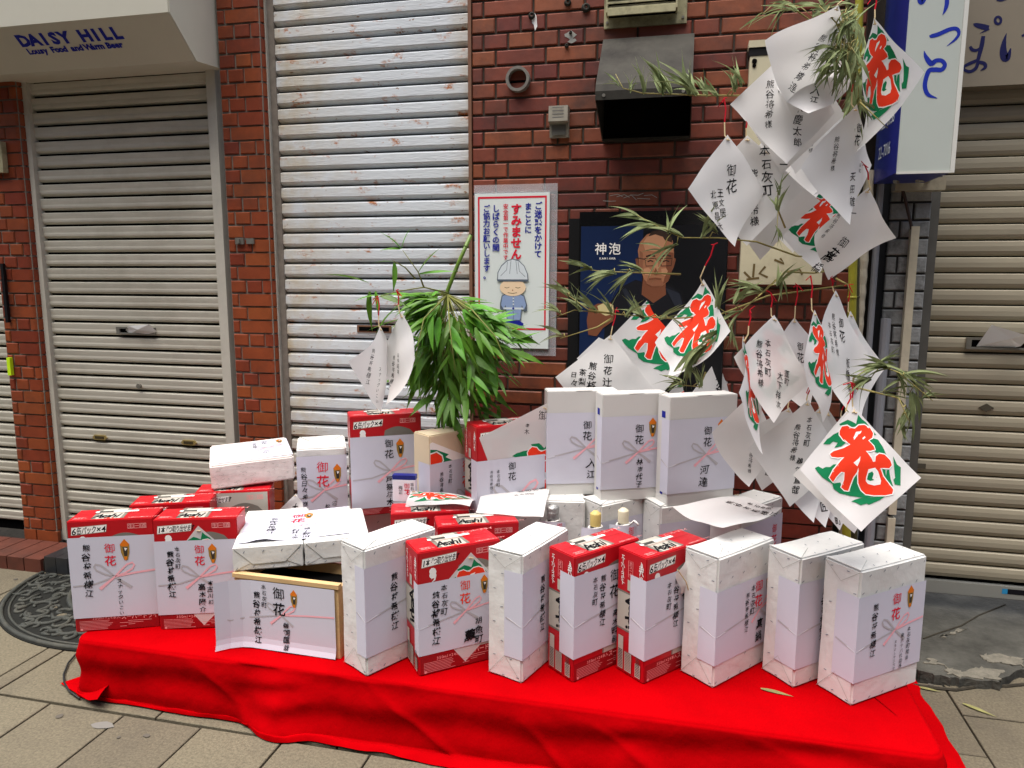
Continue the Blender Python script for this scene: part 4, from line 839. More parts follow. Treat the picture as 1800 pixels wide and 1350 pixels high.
gift_label(t, BD[0], .075, .335, [(KM, .42, .93, .085, 'k', .015), ('本石灰町', .30, .93, .07, 'k', .01), ('高木昭嗣', .62, .45, .105, 'k', .02)], side=.062, bow=(.80, .52), orn=None, title=('御花', .60, .96, .16, 'k', .02))
F[8] = t = carton(C_((-.0562, 1.4703)), 49.1, 'red beer carton right of its twin, red thread dangling from it', 6)
gift_label(t, BD[0], .075, .325, [(KM, .48, .93, .085, 'k', .015), ('本石灰町', .36, .90, .07, 'k', .01), ('スナックバブ', .64, .46, .07, 'k', .01)], side=.062, bow=(.80, .52), orn=None, title=('御花', .64, .95, .15, 'k', .015))
# ---------------------------------------------------------------- white wrapped boxes
def specks(pr, w, h, seed, rot, lab=None):
    rn = random.Random(seed); k = 0; st = .056
    for j in range(int(h / st) + 1):
        for i in range(int(w / st) + 1):
            u = (i + .5 * (j % 2)) * st + .012 + rn.uniform(-.004, .004); v = j * st * .95 + .014 + rn.uniform(-.003, .003)
            if .006 < u < w - .008 and .006 < v < h - .008 and not (lab and u < lab[0] and lab[1] - .006 < v < lab[2] + .006):
                a = rot + rn.uniform(-.3, .3); L = .0045; pr.stroke([(u - L * math.cos(a), v - L * math.sin(a)), (u + L * math.cos(a), v + L * math.sin(a))], .0021, 'ws')
def wrapped(loc, yaw, label, z=BT, dims=WD, cols=(), lab=None, group='white wrapped gift boxes', folds=True, seed=1, **kw):
    w, d, h = dims; t = thing('wrapped_gift_box', label, 'gift box', (loc[0], loc[1], z + .0008), rad(yaw), group)
    k = ('wr', dims, seed % 3)
    if k not in _BM: _BM[k] = with_mat(bev_box(w, d, h, .0055, 3, .0009 + .0003 * (seed % 3)), m_wrap)
    link(_BM[k], 'wrapping', t); e = .0012
    pr = Print(); specks(pr, w, h, seed, .7, (w, *lab) if lab else None); pr.build('front_pattern', t, lambda u, v, o: (u, -o - e, v))
    pr = Print(); specks(pr, d, h, seed + 1, -.1, (kw.get('side', 0) + .006, *lab) if lab and kw.get('side') else None); pr.build('side_pattern', t, lambda u, v, o: (-o - e, u, v)); pr = Print(); specks(pr, w, d, seed + 2, 1.1); pr.build('top_pattern', t, lambda u, v, o: (u, v, h + o + e))
    pr = Print(); pr.stroke([(.002, .004), (d * .5, .055 + .01 * (seed % 3)), (d - .002, .004)], .0013, 'ck'); pr.stroke([(.002, h - .004), (d * .5, h - .05), (d - .002, h - .004)], .0011, 'ck'); pr.build('side_creases', t, lambda u, v, o: (-o - .0016, u, v))
    if folds:
        b = B(); q = w * .30                       # turned-in corner flap on the top
        b.extrude([(.001, .002), (q, d * .40), (q * .96, d * .56), (.001, d - .002)], lambda a_, c_, t_: (a_, c_, t_), h + .0004, h + .0028); b.build('top_flap', m_wrap, t)
    if lab: gift_label(t, w, lab[0], lab[1], cols, **kw)
    return t
NM = {}
F[4] = wrapped(C_((-.6358, 1.3614)), 59.6, 'white wrapped box beside the wooden crate, red and black brush writing', lab=(.062, .345), side=.045, cols=[(KM, .38, .86, .088, 'k', .02), ('古達賢治', .80, .50, .125, 'k', .035)], title=('御花', .82, .95, .16, 'r', .035), orn=None, bow=(.78, .54), seed=2)
F[6] = wrapped(C_((-.3061, 1.412)), 70.3, 'white wrapped box turned edge-on between two red beer cartons', lab=(.075, .345), side=.062, cols=[(KM, .40, .86, .09, 'k', .02), ('中道町', .74, .45, .11, 'k', .03)], title=('御花', .70, .95, .15, 'r', .035), orn=None, bow=(.80, .52), seed=5)
F[9] = wrapped(C_((.087, 1.4871)), 50.8, 'white wrapped box right of the twin cartons, ribbon print in pink', lab=(.072, .30), side=.06, cols=[('本石灰町', .62, .92, .085, 'k', .01), (KM, .52, .84, .075, 'k', .01), ('真鍋', .76, .40, .14, 'k', .035)], title=('御花', .72, .96, .17, 'r', .04), orn=(.90, .84), bow=(.76, .52), seed=8)
F[10] = wrapped(C_((.2511, 1.5275)), 41.4, 'white wrapped box second from the right end, label mostly hidden', lab=(.060, .325), side=.075, cols=[(KM, .38, .90, .085, 'k', .02)], title=None, orn=None, bow=(.80, .54), seed=11)
F[11] = wrapped(C_((.3553, 1.4857)), 39.3, 'white wrapped box at the right end of the bench', lab=(.070, .325), side=.072, cols=[(KM, .24, .90, .085, 'k', .015), ('本石灰町睦会', .78, .50, .055, 'k', .005), ('第六十八代会長', .68, .44, .05, 'k', .005), ('まるよしや三代目', .58, .38, .05, 'k', .005)], title=('御花', .55, .96, .145, 'r', .04), orn=(.76, .86), bow=(.56, .50), seed=14)
# second row standing boxes that carry the tall white gift cartons
for n, (x, y, yaw, s, lb) in enumerate(((-.60, 2.50, 10, 21, 'white wrapped box under the leftmost tall white carton'), (-.262, 2.513, 44.8, 24, 'white wrapped box behind the two gold capped bottles'), (-.056, 2.546, 32.9, 27, 'white wrapped box under the rightmost tall white carton'), (.216, 2.555, 54.3, 30, 'white wrapped box half covered by the large curled paper sheet'))):
    wrapped((x, y), yaw, lb, seed=s, cols=[('御花', .8, .9, .13, 'r', .04)] if n > 0 else [], lab=(.08, .34) if n else None, title=None, orn=None, rib=False)
# boxes on their long side behind the crate: they lift the third row
LD = (.397, .1228, .282)
for x, y, yaw, s, lb in ((-1.455, 2.60, 8, 33, 'white wrapped box on its side under the box with bold red writing'), (-1.06, 2.535, 12, 36, 'white wrapped box on its side carrying the rear red carton'), (-.93, 2.66, 20, 37, 'white wrapped box on its side at the rear under the cream box'), (-.80, 2.46, 20, 39, 'white wrapped box on its side under the rear right red carton')):
    wrapped((x, y), yaw, lb, dims=LD, seed=s)
# ---------------------------------------------------------------- wooden crate with two lying boxes
m_pine = M('pale_pine', 'c9a878', .6, .3, var=.12, vs=12, stretch=(1, 6, 6))
cr = thing('wooden_crate', 'open pale wooden crate with a white gift paper hung on its front', 'crate', (-1.396, 2.011, BT + .0008), rad(-1.5))
cw, cdp, ch_ = .372, .19, .2335; b = B(); b.box(0, cw, 0, .012, 0, ch_); b.build('front_panel', m_pine, cr); b = B(); b.box(0, cw, cdp - .012, cdp, 0, ch_); b.build('back_panel', m_pine, cr)
for x in (.0, cw - .012): b = B(); b.box(x, x + .012, .0121, cdp - .0121, 0, ch_ - .0005); b.build('end_panel', m_pine, cr)
b = B(); b.box(.0121, cw - .0121, .0121, cdp - .0121, 0, .012); b.build('base_panel', m_pine, cr); b = B(); b.box(-.004, cw + .004, -.006, .016, ch_ + .0003, ch_ + .014); b.build('front_rim', m_pine, cr)
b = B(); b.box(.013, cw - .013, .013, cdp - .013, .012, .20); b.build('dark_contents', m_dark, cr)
def crfn(u, v, o): s = max(0, (.06 - u) / .09); return (u, -.0075 - o - .05 * s * s - .010 * max(0, (.04 - v) / .04) ** 2, v)
gift_label(cr, cw, .004, .232, [(KM, .30, .86, .105, 'k', .02), ('本石灰町', .37, .97, .07, 'k', .01), ('鵜飼匡哉', .56, .44, .125, 'k', .03)], x0=-.035, x1=.362, bow=(.52, .53), orn=(.64, .80), title=('御花', .50, .96, .19, 'k', .03), fn=crfn, nv=14, rib=True)
def lying(loc, yaw, dims, z, label, seed):
    w, d, h = dims; t = thing('wrapped_gift_box', label, 'gift box', (loc[0], loc[1], z), rad(yaw), 'white wrapped gift boxes')
    link(with_mat(bev_box(w, d, h, .005, 3, .0012), m_wrap), 'wrapping', t); pr = Print(); specks(pr, w, d, seed, .9); pr.build('top_pattern', t, lambda u, v, o: (u, v, h + .0014 + o)); pr = Print(); specks(pr, w, h, seed + 1, .9); pr.build('end_pattern', t, lambda u, v, o: (u, -.0040 - o, v))
    b = B(); b.extrude([(.003, h - .002), (w - .003, h - .002), (w * .74, h * .30), (w * .28, h * .28)], lambda a_, c_, t_: (a_, t_, c_), -.0030, .002); b.build('end_flap', m_wrap, t)
    b = B(); b.extrude([(.002, .003), (.002, h - .006), (w * .26, h * .34)], lambda a_, c_, t_: (a_, t_, c_), -.0018, .002); b.extrude([(w - .002, .003), (w - .002, h - .006), (w * .76, h * .34)], lambda a_, c_, t_: (a_, t_, c_), -.0018, .002); tag(b.build('side_tucks', m_wrap, t), kind='stuff')
    pr = Print(); pr.stroke([(.003, h - .002), (w * .28, h * .28), (w * .74, h * .30), (w - .003, h - .002)], .0014, 'ck'); pr.build('fold_line', t, lambda u, v, o: (u, -.0032 - o, v)); return t
la = lying((-1.400, 2.012), 25.8, (.221, .385, .082), BT + .2490, 'left of two white boxes lying on the wooden crate, wide label on top', 41)
lb = lying((-1.197, 2.111), 29, (.213, .325, .082), BT + .2490, 'right of two white boxes lying on the wooden crate', 44)
iv = wmat(la)
gift_label(la, 0, .0, 1, [(KM, .27, .80, .075, 'k', .005), ('石井上黒', .50, .36, .075, 'k', .005), ('崎上野田', .60, .36, .075, 'k', .005)], x0=0, x1=1, bow=(.49, .45), orn=(.60, .80), title=('御花', .50, .90, .14, 'r', .05), fn=lambda u, v, o: (.012 + u * .36, .03 + v * .30 + .045 * (u - .45) * (1 if u > .45 else 0) + .0, .0842 + o + .001 * math.sin(u * 9) + (.012 * max(0, .12 - v) * 8 * max(0, 1 - abs(u - .22) / .16))), k=3.2, nv=14)

# ---------------------------------------------------------------- third row
z3 = BT + .2837
S4 = carton((-1.215, 2.515), 30.4, 'upright red beer carton in the back row beneath the bamboo clump', 6, z=z3)
gift_label(S4, BD[0], .030, .312, [('戸祭酒木', .53, .44, .105, 'k', .025)], bow=(.55, .50), orn=(.69, .82), title=('御花', .53, .96, .12, 'k', .015))
S7 = carton((-.695, 2.44), 38.8, 'red beer carton in back row with tall diamond paper tucked behind label', 1, z=z3)
gift_label(S7, BD[0], .02, .27, [('本石灰町', .30, .85, .05, 'k', .0), (KM, .20, .85, .045, 'k', .0), ('森', .50, .22, .10, 'k', .02)], side=.05, bow=(.56, .36), orn=None, title=('御花', .50, .95, .125, 'k', .01), k=1.6)
S8 = carton((-.959, 2.277), 20.5, 'red beer carton in the middle row under a curled printed paper', 1)
S9 = carton((-.757, 2.187), 25.3, 'red beer carton in the middle row under a flat written paper', 1)
S0 = carton((-1.898, 2.145), 23.4, 'red beer carton standing behind the two leftmost front cartons', 6)
S1 = carton((-1.772, 2.334), 22.1, 'silver fronted beer carton under the pink fibre box', 1, grey=True)
# bold red-lettered box, cream box, pink fibre box, blue topped packet
t = thing('wrapped_gift_box', 'white box with bold red print between pink box and rear carton', 'gift box', (-1.462, 2.548, z3), rad(27.9), 'white wrapped gift boxes')
w, d, h = .191, .235, .245; link(with_mat(bev_box(w, d, h, .006, 3, .0012), m_wrap), 'wrapping', t)
pr = Print(); pr.stroke([(.008, d - .01), (.05, d * .55)], .003, 'ck'); pr.stroke([(w - .008, d - .01), (w - .05, d * .55)], .003, 'ck'); pr.build('fold_line', t, lambda u, v, o: (u, v, h + .0016 + o))
gift_label(t, w, -.03, .215, [('熊谷日々希様江', .13, .84, .088, 'k', .01), ('松屋', .58, .20, .10, 'k', .01), ('沼松', .72, .24, .075, 'mg', .0)], orn=(.80, .70), bow=(.52, .42), title=('御花', .50, .92, .19, 'r', .06), k=1.15)
t = thing('cream_box', 'upright cream card box with a red and green print tucked in its label', 'box', (-.876, 2.452, z3), rad(54.8))
w, d, h = .223, .103, .351; link(with_mat(bev_box(w, d, h, .004, 2), m_creamcard), 'card_box', t)
pr = Print(); pr.col('豊田屋', w * .62, d * .9, .02, 'k', .03, rot=-1.57); pr.rect(w * .7, w * .8, d * .3, d * .5, 'br'); pr.stroke([(.02, d * .9), (w * .3, d * .75), (w * .3, d * .3)], .003, 'pk'); pr.build('top_print', t, lambda u, v, o: (u, v, h + o))
pr = Print(); pr.poly([(.0, .235), (.0, .322), (.012, .326), (.20, .235)], 'wb'); pr.poly([(.002, .30), (.03, .295), (.085, .27), (.07, .262), (.11, .24), (.05, .236), (.002, .24)], 'g'); pr.stroke([(.002, .284), (.03, .288), (.055, .27), (.06, .25), (.05, .236)], .005, 'w'); pr.poly([(.002, .236), (.002, .282), (.03, .284), (.052, .268), (.055, .25), (.045, .236)], 'R'); pr.build('tucked_paper', t, lambda u, v, o: (u, -o, v))
gift_label(t, w, .02, .245, [('本石灰町', .40, .95, .065, 'k', .005), (KM, .22, .85, .07, 'k', .01)], side=.07, bow=(.76, .32), orn=None, title=('御花', .75, .98, .21, 'R', .03))
t = thing('fibre_paper_box', 'flat box in pinkish fibre paper lying on the silver carton', 'box', (-1.721, 2.37, .597), rad(34.9)); t.rotation_euler = (rad(0), rad(-2.5), rad(34.9))
w, d, h = .307, .36, .094; link(with_mat(bev_box(w, d, h, .006, 2, .0008), m_wrap2), 'wrapping', t)
pr = Print(); rn = random.Random(6)
for k in range(130): u, v, a_ = rn.uniform(.01, w - .02), rn.uniform(.008, h - .01), rn.uniform(0, 3.1); L = rn.uniform(.006, .014); pr.stroke([(u, v), (u + L * math.cos(a_), v + L * math.sin(a_) * .5), (u + 1.6 * L * math.cos(a_ + .5), v + L * math.sin(a_ + .5) * .8)], .0010, 'pc' if k % 3 else 'ck')
pr.build('fibre_pattern', t, lambda u, v, o: (min(u, w - .004), -.0016 - o, min(max(v, .004), h - .004)))
gift_label(t, w, .02, .33, [(KM, .52, .92, .05, 'mg', .0), ('戸田', .66, .40, .07, 'mg', .0)], x0=.03, x1=w, bow=(.70, .55), orn=(.88, .85), title=('御花', .66, .95, .08, 'mg', .0), fn=lambda u, v, o: (u, v, h + .0022 + o), k=1.0)
pk = on_y(708, 838, 2.40); t = thing('small_packet', 'slim white packet with blue top in front of the rear carton', 'packet', (on_y(690, 860, 2.41)[0], 2.41, BT + .394), rad(8))
w, h = on_y(729, 860, 2.41)[0] - t.location.x, pk[2] - BT - .394; link(with_mat(bev_box(w, .03, h * .84, .002, 1), M('packet_white', 'e8e8ee', .5)), 'packet', t)
b = B(); b.box(0, w, 0, .03, h * .8403, h); b.build('blue_top', m_navy, t); pr = Print(); pr.col('御花', w * .62, h * .72, .022, 'r', .03); pr.col('本石灰町', w * .85, h * .74, .014, 'k', .0); pr.col('梅正', w * .35, h * .62, .016, 'k', .0); pr.build('lettering', t, lambda u, v, o: (u, -o, v))
# tall white cartons
for n, (x, y, yaw, w, name, cols, lb) in enumerate(((-.471, 2.593, 19.0, .262, '入江', [('入江', .62, .36, .12, 'k', .015), ('本魚町', .72, .46, .05, 'k', .0)], 'leftmost of three tall white cartons standing in the back row'), (-.269, 2.566, 24.2, .248, '林', [('林市代子', .58, .42, .085, 'k', .015), ('本石灰町', .95, .88, .07, 'k', .005)], 'middle of three tall white cartons standing in the back row'), (-.035, 2.565, 31.2, .272, '河達', [('河達', .53, .38, .13, 'k', .01), ('本石灰町', .93, .92, .055, 'k', .0), ('熊谷将希様', .83, .88, .055, 'k', .0)], 'rightmost of three tall white cartons standing in the back row'))):
    d, h = .084, .392; t = thing('tall_white_carton', lb, 'carton', (x, y, BT + .399), rad(yaw), 'tall white cartons'); link(with_mat(bev_box(w, d, h, .0025, 2), m_card), 'carton', t)
    pr = Print(); pr.rect(d * .35, d * .65, h * .80, h * .86, 'n'); pr.rect(d * .4, d * .62, h * .09, h * .13, 'n'); [pr.char('清酒辛口'[i], d * .5, h * (.58 - i * .05), .013, 'ws', .0) for i in range(4)]; pr.build('side_print', t, lambda u, v, o: (-o, u, v))
    b = B(); b.box(w * .40, w * .62, .0, .03, h + .0003, h + .0012); b.build('tuck_flap', m_card, t)
    gift_label(t, w, .045, .312, cols, side=.05, bow=(.55, .50), orn=(.76, .84), title=('御花', .56, .90, .125, 'k', .015))
# sake bottles between the rows
m_gold = M('gold_cap', 'cdb66e', .5, .4); m_capw = M('pale_gold_cap', 'd9d0b4', .5, .4); m_foil = M('silver_foil', 'a9aaa8', .3, .5, metal=.7, bump=1, bs=60); m_glass = M('brown_glass', '2a1c10', .1, .6, coat=.5)
for px, py, mc, lb in ((972, 890, m_foil, 'bottle with crumpled silver foil cap behind edge-on wrapped box'), (1047, 901, m_gold, 'sake bottle with yellow gold cap behind the twin cartons'), (1096, 896, m_capw, 'sake bottle with pale cap and white cord behind the twin cartons')):
    p = on_z(px, py, BT + .392); t = thing('sake_bottle', lb, 'bottle', (p[0], p[1], BT + .001), 0, 'sake bottles'); s = 1.18 if mc is m_foil else 1
    b = B(); b.lathe([(.0001, 0), (.05, 0), (.052, .01), (.052, .22), (.046, .255), (.022, .30), (.017, .33), (.0165, .352), (.0001, .352)], n=22); b.build('glass', m_glass, t, smooth=True)
    b = B(); b.lathe([(.019 * s, .345), (.0195 * s, .386), (.018 * s, .390), (.012 * s, .393), (.009 * s, .397), (.0001, .398)], n=18); b.build('cap', mc, t, smooth=True)
    b = B(); b.tube([(.024 * math.cos(a_ * .7), .024 * math.sin(a_ * .7), .338 + .004 * math.sin(a_)) for a_ in range(10)] + ([(.04, -.02, .36), (.055, -.03, .35)] if mc is m_capw else []), .004, 6); b.build('cord', M('white_cord', 'e4e2dc', .9), t, smooth=True)
    b = B(); b.grid(lambda u, v: ((.060 - .012 * v) * math.cos(-2.9 + u * 2.7), (.060 - .012 * v) * math.sin(-2.9 + u * 2.7), .14 + .21 * v - .05 * abs(u - .5) ** 2 * v), 16, 6); o = b.build('paper_wrap', m_noshi, t, smooth=True)
    pr = Print(.02); pr.col('御花', .74, .98, .16, 'r', .05); pr.build('lettering', o, lambda u, v, oo: ((.062 - .012 * v + oo) * math.cos(-2.9 + u * 2.7), (.062 - .012 * v + oo) * math.sin(-2.9 + u * 2.7), .14 + .21 * v))

# ---------------------------------------------------------------- square festival papers hung cornerwise
m_dia = M('festival_paper', 'e9e8e6', .8, .15, var=.02, vs=6, trans=.33)
m_string = M('red_thread', 'b01828', .8, .1); m_wire = M('paper_wire', 'c9b48c', .8, .1)
SIDE = .232
def lm_depth(px, d0, side, dw=.06):
    R_ = [ray(x, y) for x, y in px]; d = np.array(d0, float)
    def res(d):
        P = [R_[i] * d[i] for i in range(4)]; e = [np.linalg.norm(P[i] - P[(i + 1) % 4]) - side for i in range(4)]
        e += [(np.linalg.norm(P[0] - P[2]) - side * 1.4142) * .7, (np.linalg.norm(P[1] - P[3]) - side * 1.4142) * .7]
        return np.array(e + list((d - d0) * dw) + [(P[0] + P[2] - P[1] - P[3])[k] * .5 for k in range(3)])
    lam = 1e-2; r = res(d)
    for _ in range(60):
        J = np.stack([(res(d + np.eye(4)[i] * 1e-5) - r) / 1e-5 for i in range(4)], 1); A = J.T @ J
        s = np.linalg.solve(A + lam * np.eye(4), -J.T @ r); rn_ = res(d + s)
        if rn_ @ rn_ < r @ r: d = d + s; r = rn_; lam = max(lam / 3, 1e-7)
        else: lam *= 4
    return [C0 + R_[i] * d[i] for i in range(4)]
HANA_R = [(485,390),(505,350),(555,340),(590,358),(625,362),(665,330),(720,322),(775,345),(800,390),(785,430),(745,455),(790,500),(800,530),(760,545),(715,550),(735,570),(765,610),(780,640),(800,635),(805,590),(840,562),(890,565),(945,610),(960,650),(935,682),(880,685),(850,690),(880,760),(930,820),(970,870),(960,910),(900,930),(800,940),(730,935),(690,900),(660,840),(652,760),(650,700),(640,740),(610,790),(590,860),(575,915),(540,910),(510,885),(530,820),(530,750),(500,745),(460,790),(430,840),(395,800),(430,730),(470,680),(500,640),(525,615),(470,620),(415,615),(400,590),(430,565),(520,535),(580,500),(520,465),(485,420)]
HANA_W = [[(610,440),(635,390),(690,375),(680,395),(640,430),(615,460)], [(725,780),(740,710),(800,690),(830,720),(860,800),(855,835),(800,850),(745,840),(725,815)], [(640,690),(660,640),(665,600),(650,620),(605,660)], [(690,440),(715,420),(720,432),(697,452)]]
HANA_G = [[(480,330),(520,310),(560,290),(600,302),(640,320),(665,240),(700,275),(740,300),(780,345),(830,400),(800,400),(760,345),(700,325),(600,350),(560,335),(500,345)], [(340,505),(375,460),(400,445),(430,420),(490,390),(490,440),(540,490),(500,520),(440,535),(470,490),(430,480),(400,505)], [(790,430),(840,440),(880,500),(910,570),(840,560),(800,550),(800,520),(750,460)],
 [(870,690),(900,700),(905,760),(912,700),(935,695),(950,780),(970,840),(930,820),(880,760)], [(975,570),(1010,640),(1045,660),(1035,825),(985,820),(950,700),(975,780),(990,760),(980,640)],
 [(255,715),(290,700),(330,720),(360,705),(400,705),(430,680),(470,680),(400,800),(440,850),(500,840),(520,890),(590,920),(600,800),(640,760),(660,840),(700,910),(760,945),(820,945),(720,970),(600,960),(500,940),(440,900),(425,855),(330,800),(280,750)], [(605,1010),(640,990),(680,975),(800,955),(905,935),(850,980),(760,1030),(740,1020),(690,1040),(650,1020)], [(735,790),(745,740),(780,725),(785,790),(765,800)]]
def hpq(x, y):
    dx, dy = x - 657, y - 729; q = -dy / 560.; p = (dx + q * 30) / 560.; return p, q
def hana(pr, dp=0, dq=0):
    A = lambda L: [(p + dp, q + dq) for p, q in (hpq(x, y) for x, y in L)]
    for g in HANA_G: pr.poly(A(g), 'g')
    pr.stroke(A(HANA_R), .034, 'w', closed=True); pr.poly(A(HANA_R), 'R')
    for k, h in enumerate(HANA_W): pr.poly(A(h), 'w')
    pr.poly(A([(733, 800), (742, 745), (775, 725), (790, 745), (780, 790), (800, 800), (765, 812)]), 'g')
DN = [0]
def diamond(label, px, kind, depth, curl=(0, 0, 0), cols=(), hang=None, flip=None, side=SIDE, dw=.22, cat='paper', parent=None, tilt=0, name='festival_paper', group='festival papers tied on the right bamboo'):
    """px: photo corners top, right, bottom, left; curl: bow across, bow down, corner lift"""
    d0 = np.array([depth] * 4) + (np.array(flip) if flip is not None else 0); P = [np.array(p) for p in lm_depth(px, d0, side, dw if side == SIDE else .5)]
    return sheet(label, P, kind, curl, cols, hang, name, group)
def sheet(label, P, kind, curl=(0, 0, 0), cols=(), hang=None, name='festival_paper', group='festival papers tied on the right bamboo', flat=False):
    rp = 0 if flat else 1; lift_, stp_ = (.0002, .00003) if flat else (.0009, .00006)
    DN[0] += 1; rn = random.Random(DN[0] * 7); T, R, Bm, L = P; c = sum(P) / 4; n = np.cross(R - L, T - Bm); n /= np.linalg.norm(n)
    if np.dot(n, C0 - c) < 0: n = -n
    t = thing(name, label, 'paper', T, 0, group); f1 = rn.uniform(0, 6); cl_ = (rn.uniform(-.06, .14), rn.uniform(-.05, .16))
    def fn(p, q, o):
        a, b_ = (1 + p - q) / 2, (1 - p - q) / 2
        pt = T * (1 - a) * (1 - b_) + R * a * (1 - b_) + Bm * a * b_ + L * (1 - a) * b_
        w = curl[0] * (math.cos(p * math.pi / 2)) + curl[1] * math.cos(q * math.pi / 2) + curl[2] * max(0, -q) ** 2 * p + rp * (.005 * math.sin(3.4 * p + 2.4 * q + f1) + .002 * math.sin(7 * q - 3 * p + f1 * 2) + cl_[0] * max(0, abs(p) - .45) ** 2 + cl_[1] * max(0, -q - .4) ** 2)
        k = (o if kind != 'back' else o)
        return tuple(pt + n * (w - .6 * (curl[0] + curl[1]) + k) - T)
    N_ = 14; b = B(); vs = [fn(i / N_ - j / N_, 1 - i / N_ - j / N_, 0) for j in range(N_ + 1) for i in range(N_ + 1)]
    b.add(vs, [(j * (N_ + 1) + i, j * (N_ + 1) + i + 1, (j + 1) * (N_ + 1) + i + 1, (j + 1) * (N_ + 1) + i) for j in range(N_) for i in range(N_)])
    sh = b.build('sheet', m_dia, t, smooth=True, recalc=False); pr = Print(.12)
    if kind in ('hana', 'both'): hana(pr); pr.build('flower_character_print', sh, fn, base=lift_, step=stp_)
    if kind == 'corner': hana(pr, .28, -.50); pr.build('flower_character_print', sh, fn, base=lift_, step=stp_); pr = Print(.12)
    if kind == 'back':                          # the print is on the far side of the sheet
        hana(pr); pr.build('flower_character_print', sh, lambda p, q, o: fn(-p, q, -o), base=lift_, step=stp_); pr = Print(.12)
    if kind != 'hana':
        for s, x, y, z, bo, *ro in cols: pr.col(s, x, y, z * 1.18, 'k', bo, hand=.8, step=1.0, rot=ro[0] if ro else 0)
        pr.build('lettering', sh, fn, base=lift_, step=stp_)
    b = B(); pp = [Vector(fn(dx, .90 + dy, .002)) for dx, dy in ((-.045, .0), (-.015, .012), (.012, -.006), (.04, .006))]; b.tube(pp, .0016, 5); b.build('tie', m_wire, t)
    if hang is not None:
        h = np.array(at(*hang[:2], hang[2] if len(hang) > 2 else np.dot(RM[2], T - C0))) - T; m1 = h * .35; b = B()
        b.tube([Vector(fn(0, .9, .002)), Vector((0, 0, 0)), Vector(m1)], .0020, 5); b.build('hanging_wire', m_wire, t); b = B(); e = Vector(h); s0 = Vector(m1)
        b.tube([s0, s0.lerp(e, .5) + Vector((.004, 0, 0)), e], .0022, 5)
        for k in range(3): b.tube([e, e + Vector((rn.uniform(-.022, .022), rn.uniform(-.01, .01), rn.uniform(-.03, .012)))], .0014, 4)
        b.build('red_thread', m_string, t)
    return t
K4 = '本石灰町'; K5 = '熊谷将希様'
# --- left bamboo
diamond('left of two white papers hanging from the leafy bamboo clump', [(666, 573), (700, 640), (650, 723), (628, 638)], 'text', 2.35, (.028, 0, 0), [('熊谷将希様江', -.42, .42, .12, .0), ('スナックいこい', -.05, .0, .10, .0)], hang=(664, 520), flip=[0, .08, 0, 0], group='papers on the left bamboo')
diamond('right of two white papers hanging from the leafy bamboo clump', [(702, 549), (746, 637), (686, 712), (672, 622)], 'text', 2.33, (-.03, 0, 0), [('熊谷将希様江', -.35, .05, .11, .0), ('田中商店', -.12, .12, .10, .0)], hang=(697, 510), flip=[0, 0, 0, .12], group='papers on the left bamboo')
# --- upper right cluster
diamond('large tilted paper topmost in the cluster, leaves across its corner', [(1472, 8), (1496, 96), (1383, 199), (1340, 69)], 'text', 2.0, (.012, .0, 0), [(K4, .30, .55, .13, .005, -.1), (K5, .06, .42, .15, .005, -.12), ('河達', -.02, -.30, .16, .0, -.2), ('御花', .5, .38, .2, .01, -.1)], hang=(1495, -10), flip=[0, .06, 0, 0])
diamond('paper with two thin columns just beneath the topmost tilted paper', [(1391, 80), (1476, 194), (1374, 291), (1289, 180)], 'text', 2.12, (.015, .0, 0), [(K5, -.36, .42, .14, .0, .06), (K4, -.16, .75, .12, .0, .06), ('高木慶太郎', .18, .25, .16, .005, .06)], hang=(1420, 40))
diamond('small wrinkled paper edge tucked under the topmost tilted paper', [(1440, 75), (1502, 150), (1414, 224), (1352, 140)], 'text', 2.07, (.03, .01, 0), [('入江', .1, -.15, .2, .02)], hang=(1470, 40))
diamond('curled paper just below and behind the two column paper', [(1400, 105), (1490, 196), (1371, 309), (1300, 190)], 'text', 2.2, (.03, .0, 0), [('山二', .0, -.55, .14, .02)], hang=(1450, 60))
diamond('rearmost curled paper of the upper stack', [(1420, 120), (1495, 205), (1399, 306), (1330, 205)], 'text', 2.24, (.03, .0, 0), [(K5, .2, -.1, .09, .0)], hang=(1450, 60))
diamond('long paper with a creased right edge below the top leaves', [(1497, 184), (1532, 290), (1480, 395), (1406, 295)], 'text', 2.1, (.03, .0, 0), [('御花', .20, .72, .17, .02), (K5, -.28, .50, .10, .0), ('天田雄一', .25, -.08, .18, .005), ('桜町', .48, .05, .08, .0)], hang=(1498, 120), flip=[0, .08, 0, 0])
diamond('red flower print paper in front of the blue sign', [(1538, 31), (1617, 128), (1540, 262), (1508, 150)], 'hana', 2.05, (.02, .0, 0), hang=(1538, -10), flip=[0, 0, 0, .1])
diamond('paper with large brush writing hanging left of the upper cluster', [(1274, 238), (1347, 334), (1281, 435), (1211, 332)], 'text', 2.1, (.016, .0, 0), [('御花', .02, .50, .24, .015, .1), ('王文居', -.22, .05, .15, .005, .1), ('北原昌大', -.38, .02, .16, .005, .1)], hang=(1273, 172))
diamond('paper with two bold columns behind the large brush paper', [(1312, 239), (1412, 333), (1311, 433), (1222, 335)], 'text', 2.2, (.012, .0, 0), [('本石灰町', .30, .82, .20, .02, .06), (K5, .08, .40, .18, .01, .06)], hang=(1311, 200))
diamond('blank paper edge showing below the two bold columns', [(1345, 262), (1432, 356), (1337, 457), (1258, 356)], 'plain', 2.28, (.012, .0, 0), hang=(1345, 230))
diamond('red flower print paper half covered in the middle of the upper cluster', [(1446, 325), (1508, 396), (1428, 478), (1362, 398)], 'hana', 2.4, (.01, .0, 0), hang=(1450, 300))
